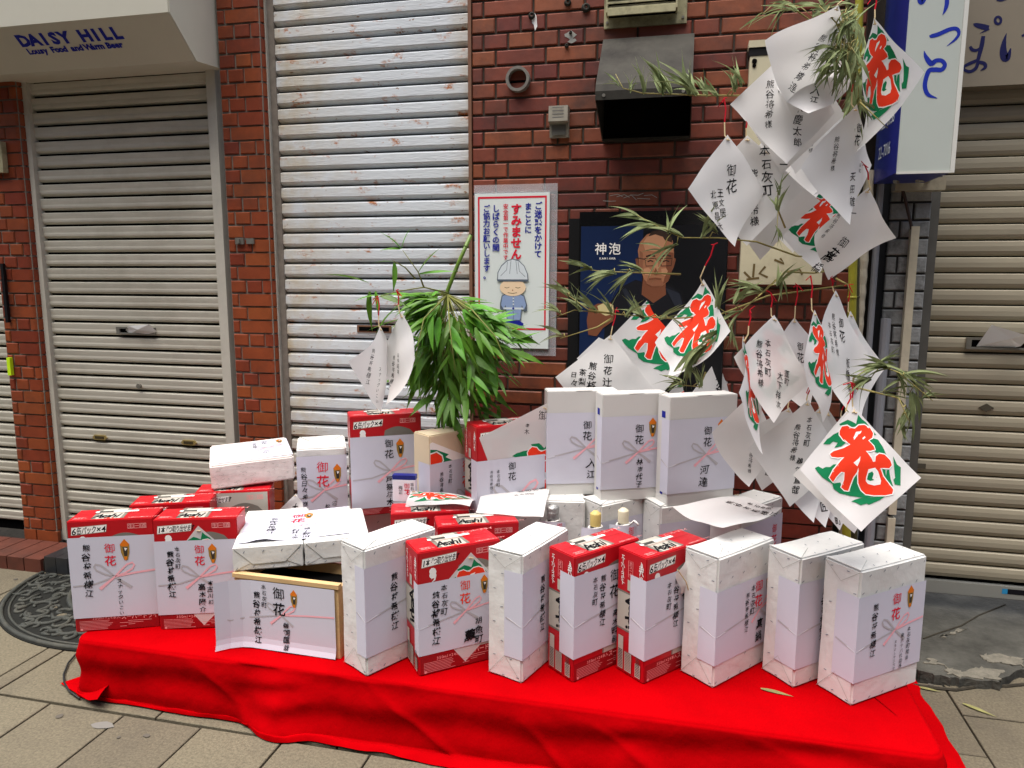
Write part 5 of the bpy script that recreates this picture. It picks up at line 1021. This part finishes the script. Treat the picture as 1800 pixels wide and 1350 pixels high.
diamond('shaded paper turned sideways at the bottom of the upper cluster', [(1530, 331), (1564, 412), (1454, 491), (1422, 405)], 'text', 2.2, (.012, .01, 0), [('御花', -.1, -.02, .24, .02, -.35), ('高橋', -.25, -.35, .24, .02, -.35), (K5, -.52, .45, .10, .0, -.25)], hang=(1520, 290), flip=[0, .1, 0, 0])
diamond('blank paper deep inside the upper stack over the cream cabinet', [(1412, 168), (1502, 265), (1416, 366), (1325, 266)], 'plain', 2.40, (.012, .0, 0), hang=(1440, 120))
diamond('plain paper low in the upper stack over the cream cabinet', [(1392, 258), (1476, 346), (1388, 446), (1304, 347)], 'text', 2.46, (.012, .0, 0), [(K5, -.1, .1, .13, .01)], hang=(1420, 225))
# --- middle right cluster
diamond('blank paper behind the flower prints above the white cartons', [(1108, 540), (1190, 630), (1100, 722), (1014, 630)], 'plain', 2.92, (.01, .0, 0), hang=(1110, 500), side=0.275)
diamond('red flower print paper left of its pair above the white cartons', [(1160, 505), (1252, 600), (1158, 695), (1066, 600)], 'hana', 2.86, (.012, .0, 0), hang=(1160, 480), side=0.295)
diamond('paper with four writing columns rising behind the left white carton', [(1074, 588), (1149, 684), (1052, 760), (976, 663)], 'text', 2.82, (.01, .0, 0), [('御花辻', .0, .62, .20, .015, .08), ('熊谷将希', -.30, .42, .17, .015, .08), ('茶梨店', -.48, .26, .16, .01, .08), ('日々希', -.64, .18, .14, .01, .08)], hang=(1082, 545), side=0.268)
diamond('paper peeking out between the two flower prints', [(1201, 487), (1278, 565), (1200, 662), (1125, 575)], 'text', 2.9, (.01, .0, 0), [('御花', -.05, .62, .18, .02), ('真下', -.2, .72, .1, .0)], hang=(1207, 420), side=0.265)
diamond('red flower print paper right of its pair, curled on the left edge', [(1231, 488), (1290, 585), (1192, 672), (1156, 604)], 'hana', 2.15, (-.035, .0, 0), hang=(1255, 430), flip=[0, 0, 0, .1])
diamond('red flower print paper sunk behind the white carton tops', [(1222, 645), (1296, 705), (1225, 775), (1158, 705)], 'hana', 2.9, (.01, .0, 0), hang=(1235, 610), side=0.27)
diamond('written paper behind the rightmost white carton', [(1281, 606), (1326, 735), (1268, 805), (1214, 690)], 'text', 2.86, (.01, .0, 0), [(K5, -.25, .52, .18, .02, .05), ('大川', .1, -.1, .2, .03, .05)], hang=(1275, 570), side=0.275)
diamond('large paper with pink print glowing through, right of white cartons', [(1356, 555), (1423, 673), (1348, 745), (1288, 628)], 'back', 2.15, (.02, .0, 0), [(K4, -.12, .55, .15, .005, .03), (K5, -.34, .48, .15, .005, .03), ('蓬町', .38, .08, .12, .0, .03), ('大下祥次', .20, .02, .15, .005, .03)], hang=(1355, 515))
diamond('paper seen nearly edge-on beside the pink glowing paper', [(1315, 588), (1341, 722), (1330, 800), (1302, 690)], 'hana', 2.05, (-.02, .0, 0), hang=(1318, 545), flip=[0, .18, 0, -.1])
diamond('pale paper behind the pink glowing paper', [(1397, 558), (1462, 640), (1400, 725), (1335, 640)], 'text', 2.45, (.01, .0, 0), [('御花', .1, .5, .2, .02)], hang=(1401, 500))
diamond('narrow turned red flower print paper in the middle right cluster', [(1427, 545), (1477, 640), (1443, 743), (1408, 640)], 'hana', 2.15, (.03, .0, 0), hang=(1425, 485), flip=[0, .1, 0, -.08])
diamond('paper with small crowded writing right of the narrow flower print', [(1465, 511), (1522, 632), (1475, 738), (1430, 600)], 'text', 2.3, (.015, .0, 0), [('御花', .15, .60, .18, .01), (K5, -.12, .62, .12, .0), (K4, -.30, .45, .11, .0), ('板橋新', .35, -.02, .16, .005)], hang=(1460, 488), flip=[0, .08, 0, 0])
diamond('pink tinged paper at the right rim of the middle cluster', [(1491, 547), (1549, 645), (1500, 735), (1445, 640)], 'back', 2.35, (.012, .0, 0), [], hang=(1492, 500))
# --- lower stack
for k, (px, d, cols, lb) in enumerate(((((1325, 690), (1376, 797), (1300, 854), (1245, 760)), 2.30, [(K5, .1, -.1, .1, .0)], 'almost blank leftmost paper of the low stack'),
    (((1385, 715), (1436, 800), (1339, 862), (1290, 775)), 2.36, [('匠', .0, -.5, .14, .02), (K5, -.35, .2, .12, .01)], 'second paper of the low stack, one small character'),
    (((1418, 702), (1478, 800), (1393, 893), (1318, 790)), 2.25, [('鵜飼直哉', .05, -.05, .15, .025), (K5, -.12, .55, .12, .01), (K4, .12, .70, .12, .01)], 'third paper of the low stack, bold column near its tip'),
    (((1440, 715), (1497, 812), (1414, 911), (1340, 812)), 2.33, [(K4, .45, .35, .15, .01), ('直武', .2, .5, .17, .02)], 'fourth paper of the low stack'),
    (((1455, 720), (1515, 820), (1437, 922), (1362, 820)), 2.40, [('酒匠', .1, -.4, .16, .02), (K5, .5, .3, .13, .01)], 'fifth paper of the low stack'),
    (((1478, 730), (1530, 830), (1470, 931), (1400, 830)), 2.46, [(K4, .0, -.3, .13, .01)], 'rearmost paper of the low stack'))):
    diamond(lb, list(px), 'text', d, (.008, 0, 0), cols, hang=(px[0][0] + 5, px[0][1] - 25))
diamond('blank paper directly behind the largest flower print', [(1487, 722), (1598, 838), (1489, 932), (1398, 836)], 'plain', 2.06, (.006, .0, 0), hang=(1495, 690))
diamond('largest red flower print paper, hanging low beside the right shutter', [(1499, 714), (1616, 840), (1510, 934), (1403, 826)], 'hana', 1.95, (.008, .004, 0), hang=(1496, 672))
# --- papers lying about or tucked into labels
def box_point(t, x, y, z): return np.array(wmat(t) @ Vector((x, y, z)))
def tucked(t, cx, zc, label, s=SIDE, rot=0, kind='hana', lift=.0007, cols=()):
    h = s / 1.4142; P = [box_point(t, max(.004, cx + h * math.sin(rot + a_)) if lift < .01 else cx + h * math.sin(rot + a_), -lift, zc + h * math.cos(rot + a_)) for a_ in (0, math.pi / 2, math.pi, -math.pi / 2)]
    return sheet(label, P, kind, (0, 0, 0), cols, None, group='festival papers tucked in gift labels', flat=lift < .01)
def tuck_fix(o, amp=.0): return o
BD0 = BD[0]
tucked(F[2], .145, .190, 'diamond paper behind the label of the second carton from left', .252, 0)
tucked(F[5], .160, .190, 'diamond paper behind the label of the mid front carton', .250, .06)
tucked(S7, .195, .272, 'diamond paper standing tall behind the rear right carton label', .29, .42, 'corner', cols=[('御', -.02, .86, .16, .02, .3), ('辛木', -.22, .55, .09, .01, .3)])
P = [on_y(x, y, Y) for x, y, Y in ((918, 722, 2.50), (922, 800, 2.52), (838, 800, 2.40), (840, 790, 2.40))]
cb_ = bpy.data.objects
def flat_sheet(label, pts, kind, curl, cols, group='festival papers lying on the cartons'): return sheet(label, [np.array(p) for p in pts], kind, curl, cols, None, group=group)
zt = BT + .3965
flat_sheet('curled paper with red print lying on a middle row carton', [on_z(722, 868, zt + .035), on_z(840, 868, zt + .02), on_z(826, 893, zt + .012), on_z(712, 884, zt + .012)], 'hana', (.03, 0, 0), [])
flat_sheet('flat paper with red writing lying on a middle row carton', [on_z(850, 862, zt + .03), on_z(966, 858, zt + .03), on_z(955, 908, zt + .006), on_z(836, 900, zt + .006)], 'text', (.012, .0, 0), [(K5, .35, .3, .14, .01, 1.3), (K4, .1, .1, .1, .0, 1.3)])
zu = BT + .401
flat_sheet('large curled white paper resting on the wrapped boxes at right', [on_z(1297, 864, zu + .01), on_z(1376, 905, zu + .055), on_z(1272, 936, zu + .035), on_z(1182, 902, zu + .02)], 'text', (.022, .02, 0), [(KM, -.1, .25, .16, .005, 1.15), (K4, .3, .35, .12, .005, 1.15)])
flat_sheet('small written paper glimpsed below the pink fibre box', [on_y(520, 868, 2.47), on_y(540, 900, 2.47), on_y(512, 930, 2.47), on_y(488, 900, 2.47)], 'text', (0, 0, 0), [('大橋', .1, .5, .4, .02)])
t = tucked(F[8], .165, .315, 'curled paper corner wired to the twin carton with red thread', .10, .2, 'plain', .02)
b = B(); w4 = wmat(F[8]); q = [tuple(w4 @ Vector(p)) for p in ((.10, -.030, .345), (.135, -.034, .30), (.17, -.032, .22), (.22, -.035, .14), (.26, -.04, .10), (.31, -.05, .085))]
b.tube(q[:3], .0018, 5); b.build('hanging_wire', m_wire, t, world=True); b = B(); b.tube(q[2:], .0018, 5); b.build('red_thread', m_string, t, world=True)

# ---------------------------------------------------------------- bamboo
m_leaf = M('bamboo_leaf', '578826', .45, .4, var=.22, vs=24, rnd=.38, trans=.28)
m_dry = M('wilting_leaf', '7f8b5e', .7, .25, var=.18, vs=30, rnd=.25, trans=.25)
m_twig = M('twig', '8a8048', .6, .3, var=.15, vs=30)
def leaf_mesh(L, w, droop, twist, m, curl=.25):
    b = B(); n = 7; vs = []
    for i in range(n + 1):
        t = i / n; ww = w * math.sin(math.pi * min(1, t * 1.12 + .06) ** .75) * (1 - t ** 5) if t < 1 else 0
        z = -droop * L * t * t; x = L * t; a = twist * t
        for s in (-1, 0, 1): vs.append((x, s * ww * math.cos(a), z + abs(s) * ww * curl + s * ww * math.sin(a)))
    fs = [(i * 3 + j, i * 3 + j + 1, i * 3 + j + 4, i * 3 + j + 3) for i in range(n) for j in range(2)]
    me = bpy.data.meshes.new('leaf'); me.from_pydata(vs, [], fs); me.materials.append(m); me.polygons.foreach_set('use_smooth', [True] * len(fs)); me.update(); return me
GREEN = [leaf_mesh(1, .066 + .014 * (k % 3), .10 + .09 * (k % 4), .3 * (k % 3 - 1), m_leaf) for k in range(6)]
DRY = [leaf_mesh(1, .034 + .010 * (k % 3), .12 + .20 * (k % 4), 1.5 * (k % 5 - 2), m_dry, .7) for k in range(7)]
def put_leaf(parent, meshes, pos, dirv, L, rn):
    x = Vector(dirv).normalized(); up = Vector((rn.uniform(-.5, .5), rn.uniform(-.9, .2), 1)); y = up.cross(x); y = y.normalized() if y.length > 1e-4 else Vector((0, 1, 0)); z = x.cross(y)
    o = link(meshes[rn.randrange(len(meshes))], 'leaf', parent)
    m = Matrix((( x.x, y.x, z.x, 0), (x.y, y.y, z.y, 0), (x.z, y.z, z.z, 0), (0, 0, 0, 1)))
    o.matrix_basis = Matrix.Translation(Vector(pos) - parent.location) @ m @ Matrix.Diagonal((L, L * rn.uniform(.85, 1.15), L, 1)); return o
# left clump: a cut culm with its drooping green head
yb = 2.72; base = on_y(800, 770, yb); base[2] = .0
lb_ = thing('bamboo_clump', 'fresh green leafy bamboo branch drooping beside the construction notice', 'bamboo', (base[0], yb, 0)); rn = random.Random(17)
b = B(); pts = [(base[0], yb, .0), tuple(on_y(775, 690, 2.72)), tuple(on_y(778, 560, 2.70)), tuple(on_y(787, 510, 2.70)), tuple(on_y(806, 462, 2.71)), tuple(on_y(828, 413, 2.72))]
b.tube(pts, [.010, .009, .0085, .008, .0075, .007], 10); 
for f_ in (.35, .8): p = Vector(pts[3]).lerp(Vector(pts[5]), f_); d = (Vector(pts[5]) - Vector(pts[3])).normalized(); b.tube([p - d * .002, p + d * .002], .0092, 10)
b.build('culm', m_green, lb_, world=True, smooth=True)
b = B(); p, d = Vector(pts[5]), (Vector(pts[5]) - Vector(pts[4])).normalized(); b.tube([p, p + d * .004], .0071, 10); b.build('cut_end', M('cut_bamboo', '4a3a2a', .8), lb_, world=True)
tw = []
def twig(px, r0=.0035, m=None, parent=None, name='branch'):
    P = [Vector(at(*q)) for q in px]; b = B(); n = len(P); b.tube(P, [r0 * (1 - .7 * i / (n - 1)) for i in range(n)], 6); b.build(name, m or m_twig, parent, world=True, smooth=True); return P
for px in (((787, 515, 2.62), (745, 505, 2.5), (700, 512, 2.4), (655, 525, 2.35)), ((745, 505, 2.5), (735, 478, 2.48), (708, 440, 2.45)), ((730, 490, 2.5), (712, 470, 2.48), (690, 458, 2.45)), ((787, 520, 2.62), (830, 545, 2.5), (870, 590, 2.42), (900, 660, 2.4)), ((787, 520, 2.62), (790, 570, 2.45), (800, 650, 2.4)), ((785, 520, 2.62), (745, 560, 2.45), (728, 640, 2.42))):
    tw.append(twig(px, .0032, M('olive_twig', '6d7030', .6), lb_))
S_ = lambda x, y, d: Vector(at(x, y, d))
one = [((705, 438), (-22, -28), .10), ((706, 438), (8, -34), .09), ((704, 438), (-26, -2), .08), ((735, 480), (30, -48), .13), ((737, 482), (52, -8), .15), ((693, 462), (2, 34), .12), ((688, 460), (-18, -2), .07), ((647, 497), (-62, -22), .17), ((650, 512), (-5, 58), .15), ((668, 520), (-26, -2), .10), ((668, 520), (30, 6), .12), ((660, 512), (4, 26), .10), ((700, 540), (-30, 20), .14), ((710, 560), (-42, 10), .15)]
for (x, y), (dx, dy), L in one:
    d = 2.42; p = S_(x, y, d); q = S_(x + dx, y + dy, d - .02); put_leaf(lb_, GREEN, p, q - p, L * 1.0, rn)
LR = B(); root = (787, 518); cnt = [0]
def head(x, y, d, ang, L, big):
    a = rad(ang); p = S_(x, y, d); q = S_(x + 60 * math.cos(a), y + 60 * math.sin(a), d + rn.uniform(-.10, .05)); o = put_leaf(lb_, GREEN, p, q - p, L, rn); cnt[0] += 1
    if cnt[0] > 284: me = o.data; mb = o.matrix_basis; LR.add([mb @ v.co for v in me.vertices], [tuple(f.vertices) for f in me.polygons]); bpy.data.objects.remove(o)
for k in range(84):                             # side twigs fan out of the culm, each ends in a spray of leaves
    low_ = k > 50; root = (787, 518) if not low_ else (rn.uniform(772, 800), rn.uniform(540, 640)); t_ = rn.random() if not low_ else rn.uniform(.2, .85); ang = -12 + 205 * t_ + rn.uniform(-8, 8); ca, sa = math.cos(rad(ang)), math.sin(rad(ang)); dep = 2.60 + .28 * rn.random() + (.08 if low_ else 0)
    R1 = rn.uniform(.25, 1) ** .7; ex, ey = root[0] + ca * 88 * R1 * (1.42 if ca > 0 else .9), root[1] + (sa * (165 if not low_ else 125) if sa > 0 else sa * 30) * R1 + 12
    if ang > 150: ey += 10
    if ca > 0: ey += 80 * ca * R1
    mid = ((root[0] + ex) / 2, (root[1] + ey) / 2 - 14, (2.68 + dep) / 2)
    twig(((root[0], root[1], 2.72), mid, (ex, ey, dep)), .0018, MATS['olive_twig'], lb_, 'twig')
    nl = rn.randint(6, 9)
    for i in range(nl):
        f = .45 + .55 * i / nl; x = root[0] + (ex - root[0]) * f; y = root[1] + (ey - root[1]) * f - 26 * f * (1 - f) * 2
        g = .50 * rn.random(); la_ = ang + rn.choice((-1, 1)) * rn.uniform(12, 48); la_ = la_ + (90 - la_) * g; head(x + rn.uniform(-5, 5), y + rn.uniform(-5, 5), dep + rn.uniform(-.04, .04), la_, rn.uniform(.10, .18), 1)
tag(LR.build('inner_leaves', m_leaf, lb_, smooth=True, recalc=False), kind='stuff')
# right bamboo: tall poles with dry twigs that carry the papers
rb = thing('bamboo_pole', 'tall bamboo with dry pale twigs carrying the hanging papers', 'bamboo', (on_y(1496, 700, 2.86)[0], 2.86, 0)); rn = random.Random(29)
def culm(px0, py0, px1, py1, Y, r, m, name='culm'):
    a_, c_ = on_y(px0, py0, Y), on_y(px1, py1, Y); d = (a_ - c_) / (a_[2] - c_[2]); lo = c_ - d * c_[2]; hi = c_ + d * (3.0 - c_[2]); b = B(); n = 9; P = [Vector(lo + (hi - lo) * i / n) for i in range(n + 1)]
    b.tube(P, [r * (1 - .25 * i / n) for i in range(n + 1)], 10)
    for i in range(1, n): b.tube([P[i] - Vector((0, 0, .004)), P[i] + Vector((0, 0, .004))], r * 1.12 * (1 - .25 * i / n), 10)
    b.build(name, m, rb, world=True, smooth=True)
culm(1499, 480, 1488, 930, 2.80, .016, m_yell); culm(1509, 30, 1502, 900, 2.84, .012, M('culm_dark', '3c3a24', .5, var=.2, vs=20)); culm(1490, 20, 1500, 900, 2.86, .009, M('culm_olive', '5a5a30', .5, var=.2, vs=20))
b = B(); q = Vector(on_y(1500, 60, 2.84))
for z in (0, .02, .045, .30): b.tube([q + Vector((.03 * math.cos(t * .9), .03 * math.sin(t * .9), z - .1 + .003 * t)) for t in range(8)], .006, 6)
b.build('binding_cord', M('pink_cord', 'c46a66', .8), rb, world=True)
BR = [((1502, 200, 2.65), (1440, 200, 2.3), (1300, 168, 2.15), (1240, 168, 2.1), (1190, 166, 2.1), (1130, 164, 2.1), (1095, 155, 2.1), (1082, 130, 2.1)),
      ((1500, 110, 2.7), (1430, 40, 2.3), (1385, 8, 2.2), (1360, -20, 2.2)), ((1498, 460, 2.7), (1400, 450, 2.4), (1330, 425, 2.2), (1262, 418, 2.15), (1200, 418, 2.12), (1150, 395, 2.12), (1120, 378, 2.12)),
      ((1500, 470, 2.7), (1430, 480, 2.4), (1380, 478, 2.2), (1340, 515, 2.15), (1305, 545, 2.12), (1262, 590, 2.1), (1215, 625, 2.1)), ((1498, 500, 2.7), (1350, 520, 2.4), (1260, 555, 2.25), (1180, 560, 2.18), (1080, 552, 2.12), (1010, 545, 2.12), (970, 560, 2.12)),
      ((1080, 552, 2.12), (1035, 545, 2.1), (1000, 520, 2.1)), ((1075, 560, 2.12), (1050, 575, 2.1), (985, 595, 2.1)), ((1196, 482, 2.2), (1140, 480, 2.14), (1080, 478, 2.12), (1038, 475, 2.12)), ((1500, 690, 2.6), (1500, 665, 2.2), (1540, 640, 2.0), (1580, 655, 1.95), (1640, 705, 1.92)),
      ((1500, 680, 2.4), (1540, 690, 2.0), (1580, 700, 1.95), (1600, 745, 1.92)), ((1470, 490, 2.4), (1490, 500, 2.3), (1497, 520, 2.3)), ((1240, 655, 2.2), (1230, 680, 2.15), (1180, 675, 2.12)), ((1502, 150, 2.5), (1490, 90, 2.0), (1470, 40, 1.95), (1440, 10, 1.95)), ((1502, 190, 2.5), (1512, 180, 2.0), (1560, 225, 1.96)), ((1380, 400, 2.2), (1368, 370, 2.15), (1367, 335, 2.15))]
PB = [twig(px, .0034, m_twig, rb) for px in BR]; PS = [a_.lerp(c_, k / 8) for L_ in PB for a_, c_ in zip(L_[:-1], L_[1:]) for k in range(9)]; TW = B()
def dry(x, y, ang, L, d, n=1, spread=14):
    p0 = S_(x, y, d); near = min(PS, key=lambda q: (q - p0).length)
    if (near - p0).length > .006: TW.tube([near, near.lerp(p0, .5) + Vector((0, 0, .01)), p0], [.0018, .0015, .001], 5)
    for _ in range(int(n * 1.5 + .5)):
        DL[0] += 1; a = rad(ang + rn.uniform(-spread, spread)); p = S_(x + rn.uniform(-4, 4), y + rn.uniform(-4, 4), d); q = S_(x + 60 * math.cos(a), y - 60 * math.sin(a), d + rn.uniform(-.06, .06)); o = put_leaf(rb, DRY, p, q - p, L * rn.uniform(.75, 1.2), rn)
        if DL[0] > 296: me = o.data; mb = o.matrix_basis; DR.add([mb @ v.co for v in me.vertices], [tuple(f.vertices) for f in me.polygons]); bpy.data.objects.remove(o)
DL = [0]; DR = B()
for x, y, ang, L, n in ((1090, 150, 130, .06, 4), (1105, 160, 75, .07, 3), (1135, 164, 95, .10, 4), (1165, 166, 100, .12, 6), (1180, 165, 120, .14, 3), (1215, 166, 100, .13, 5), (1225, 166, 135, .14, 5), (1240, 168, 110, .10, 4), (1262, 172, 130, .10, 3), (1292, 160, 100, .10, 5), (1305, 150, 110, .12, 4)): dry(x, y, ang, L, 2.1, n)
for x, y, ang, L, n in ((1400, 20, 150, .13, 3), (1385, 10, 210, .10, 2), (1430, 30, 60, .10, 4), (1450, 15, 140, .10, 4), (1340, 25, 235, .09, 1)): dry(x, y, ang, L, 2.1, n, 30)
for k in range(62): dry(rn.uniform(1462, 1512), rn.uniform(4, 125), rn.choice((200, 225, 250, 280, 160, 300)), .10, 1.94 + .1 * rn.random(), 1, 25)
for k in range(34): dry(rn.uniform(1495, 1520), rn.uniform(20, 190), rn.choice((255, 270, 285, 240, 80)), .12, 2.15 + .3 * rn.random(), 1, 20)
for x, y, ang, L, n in ((1122, 380, 150, .11, 2), (1150, 396, 165, .12, 3), (1175, 412, 80, .11, 2), (1200, 418, 150, .13, 3), (1235, 418, 60, .11, 3), (1258, 410, 110, .10, 4), (1190, 430, 200, .12, 3), (1165, 440, 170, .09, 2)): dry(x, y, ang, L, 2.12, n, 20)
for x, y, ang, L, n in ((1040, 475, 165, .10, 3), (1080, 478, 190, .11, 5), (1110, 478, 215, .11, 4), (1130, 478, 150, .09, 3), (1000, 520, 130, .10, 4), (985, 550, 150, .09, 3), (1020, 545, 120, .11, 4), (1050, 548, 140, .12, 4), (1075, 552, 100, .10, 4), (1100, 555, 60, .09, 3), (1130, 558, 130, .13, 4), (1160, 560, 30, .10, 3), (990, 592, 165, .09, 2), (1180, 560, 330, .08, 2)): dry(x, y, ang, L, 2.11, n, 18)
for x, y, ang, L, n in ((1262, 540, 85, .11, 4), (1290, 535, 60, .10, 3), (1340, 510, 165, .12, 5), (1365, 500, 60, .09, 4), (1375, 490, 270, .09, 4), (1305, 548, 200, .10, 4), (1270, 580, 220, .12, 5), (1240, 605, 215, .13, 5), (1220, 620, 250, .11, 4), (1285, 575, 280, .09, 3)): dry(x, y, ang, L, 2.1, n, 22)
for x, y, ang, L, n in ((1545, 640, 20, .09, 6), (1560, 645, 160, .10, 8), (1575, 655, 330, .10, 7), (1590, 660, 0, .12, 6), (1600, 690, 300, .10, 6), (1595, 720, 270, .09, 6), (1530, 665, 200, .10, 7), (1620, 700, 20, .08, 3), (1550, 690, 10, .11, 4), (1585, 735, 250, .07, 3)): dry(x, y, ang, L, 1.96, n, 35)
for x, y, ang, L, n in ((1232, 680, 100, .09, 5), (1200, 676, 160, .08, 5), (1367, 340, 85, .07, 3), (1366, 370, 95, .08, 4), (1366, 400, 280, .07, 3), (1500, 200, 290, .10, 3), (1515, 180, 320, .09, 3)): dry(x, y, ang, L, 2.1, n, 22)

tag(TW.build('side_twigs', m_twig, rb, world=True, smooth=True), kind='stuff'); tag(DR.build('more_leaves', m_dry, rb, smooth=True, recalc=False), kind='stuff')
# ---------------------------------------------------------------- on the ground
m_rub = M('lit_black_rubber', '393b36', .7, .3, var=.2, vs=15, dirt='5b584c', dscale=9, damt=.5)  # lighter colour puts lit tops on the rim, band and scrolls
cx, cy, ra, rb2 = -2.26, 2.72, .67, .575
mat = thing('door_mat', 'half-round black rubber scroll mat at the left shutter step', 'door mat', (cx, cy, 0))
b = B(); hp = [(cx + ra * math.cos(math.pi + math.pi * i / 40), cy + rb2 * math.sin(math.pi + math.pi * i / 40)) for i in range(41)]; b.extrude(hp, lambda a_, c_, t: (a_, c_, t), .001, .006); b.build('base', M('shaded_rubber_base', '1a1b18', .8, .2), mat, world=True)  # darker colour puts shade into the gaps between the scrolls
E_ = lambda r, t: Vector((cx + ra * r * math.cos(t), cy + rb2 * r * math.sin(t), .008))
b = B(); b.tube([E_(.975, math.pi + math.pi * i / 48) for i in range(49)] , .010, 6); b.tube([E_(.93, math.pi + math.pi * i / 48) for i in range(49)], .005, 5); b.build('rim', m_rub, mat, world=True, smooth=True)
b = B(); b.tube([E_(.58, math.pi + math.pi * i / 40) for i in range(41)], .012, 6); b.build('inner_band', m_rub, mat, world=True, smooth=True)
rn = random.Random(5)
for r, n, sc in ((.76, 19, .060), (.44, 9, .058), (.22, 4, .050), (.86, 26, .030), (.66, 20, .028)):
    for i in range(n):
        c = E_(r, math.pi + math.pi * (i + .5) / n); s = rn.choice((-1, 1)); a0 = rn.uniform(0, 6.28); b = B()
        P = [c + Vector((math.cos(a0 + s * t * .42) * sc * (1 - t / 15), math.sin(a0 + s * t * .42) * sc * (1 - t / 15), 0)) for t in range(13)]; P = [P[0] + (P[0] - c).normalized() * .03 + Vector((.02 * s, .02, 0))] + P
        b.tube(P, [.004] + [.0095 - .0003 * k for k in range(13)], 6); b.build('scroll', m_rub, mat, world=True, smooth=True)
for i in range(12): p = E_(rn.choice((.3, .68, .85)), math.pi + math.pi * rn.random()); b = B(); b.lathe([(.0001, .0085), (rn.uniform(.010, .022), .0085)], p.x, p.y, 10); b.build('cutout', m_paver, mat, world=True)
b = B(); b.tube([on_z(x, y, .008) for x, y in ((150, 1135), (135, 1148), (120, 1165), (112, 1185), (113, 1200), (122, 1215), (140, 1228))], .0035, 6); tag(b.build('black_cable', M('cable_black', '1a1a1a', .6), smooth=True), 'thin black cable curving out beside the red cloth', 'cable')
m_stain = INK['st']
rn = random.Random(2)
for k in range(46):
    x, y, r = rn.uniform(-3.3, 1.5), rn.choice((rn.uniform(1.3, 1.8), rn.uniform(1.9, 2.7))), rn.uniform(.006, .018)
    if -2.0 < x < .8 and y > 1.8: continue
    b = B(); b.add([(x + r * rn.uniform(.5, 1) * math.cos(i * .78), y + r * rn.uniform(.5, 1) * math.sin(i * .78), .0026) for i in range(8)], [tuple(range(8))]); b.build('gum_spot', M('gum_grey', '544f46', .9), ground)
for px, py, r in ((178, 1275, .05),):
    p = on_z(px, py, 0); b = B(); b.add([(p[0] + r * rn.uniform(.4, 1) * math.cos(i * .7) * 1.1, p[1] + r * .5 * rn.uniform(.5, 1) * math.sin(i * .7), .0022) for i in range(9)], [tuple(range(9))]); b.build('tar_patch', M('tar_grey', '6f6c66', .9), ground)
lf = leaf_mesh(1, .06, .05, .4, M('fallen_leaf', '7a7748', .7, var=.2, vs=40))
for k, (x, y, z, ang, L, lb) in enumerate(((1337, 1210, BT + .004, -12, .11, 'dry bamboo leaf fallen on the red cloth'), (1692, 1236, .006, -35, .12, 'fallen bamboo leaf on the paving near the apron'), (1612, 1207, .006, -10, .09, 'fallen bamboo leaf beside the right end of the bench'))):
    o = link(lf, 'fallen_leaf'); o.location = on_z(x, y, z); o.scale = (L, L, L * .6); o.rotation_euler = (.1, 0, rad(ang)); tag(o, lb, 'leaf', 'fallen leaves')
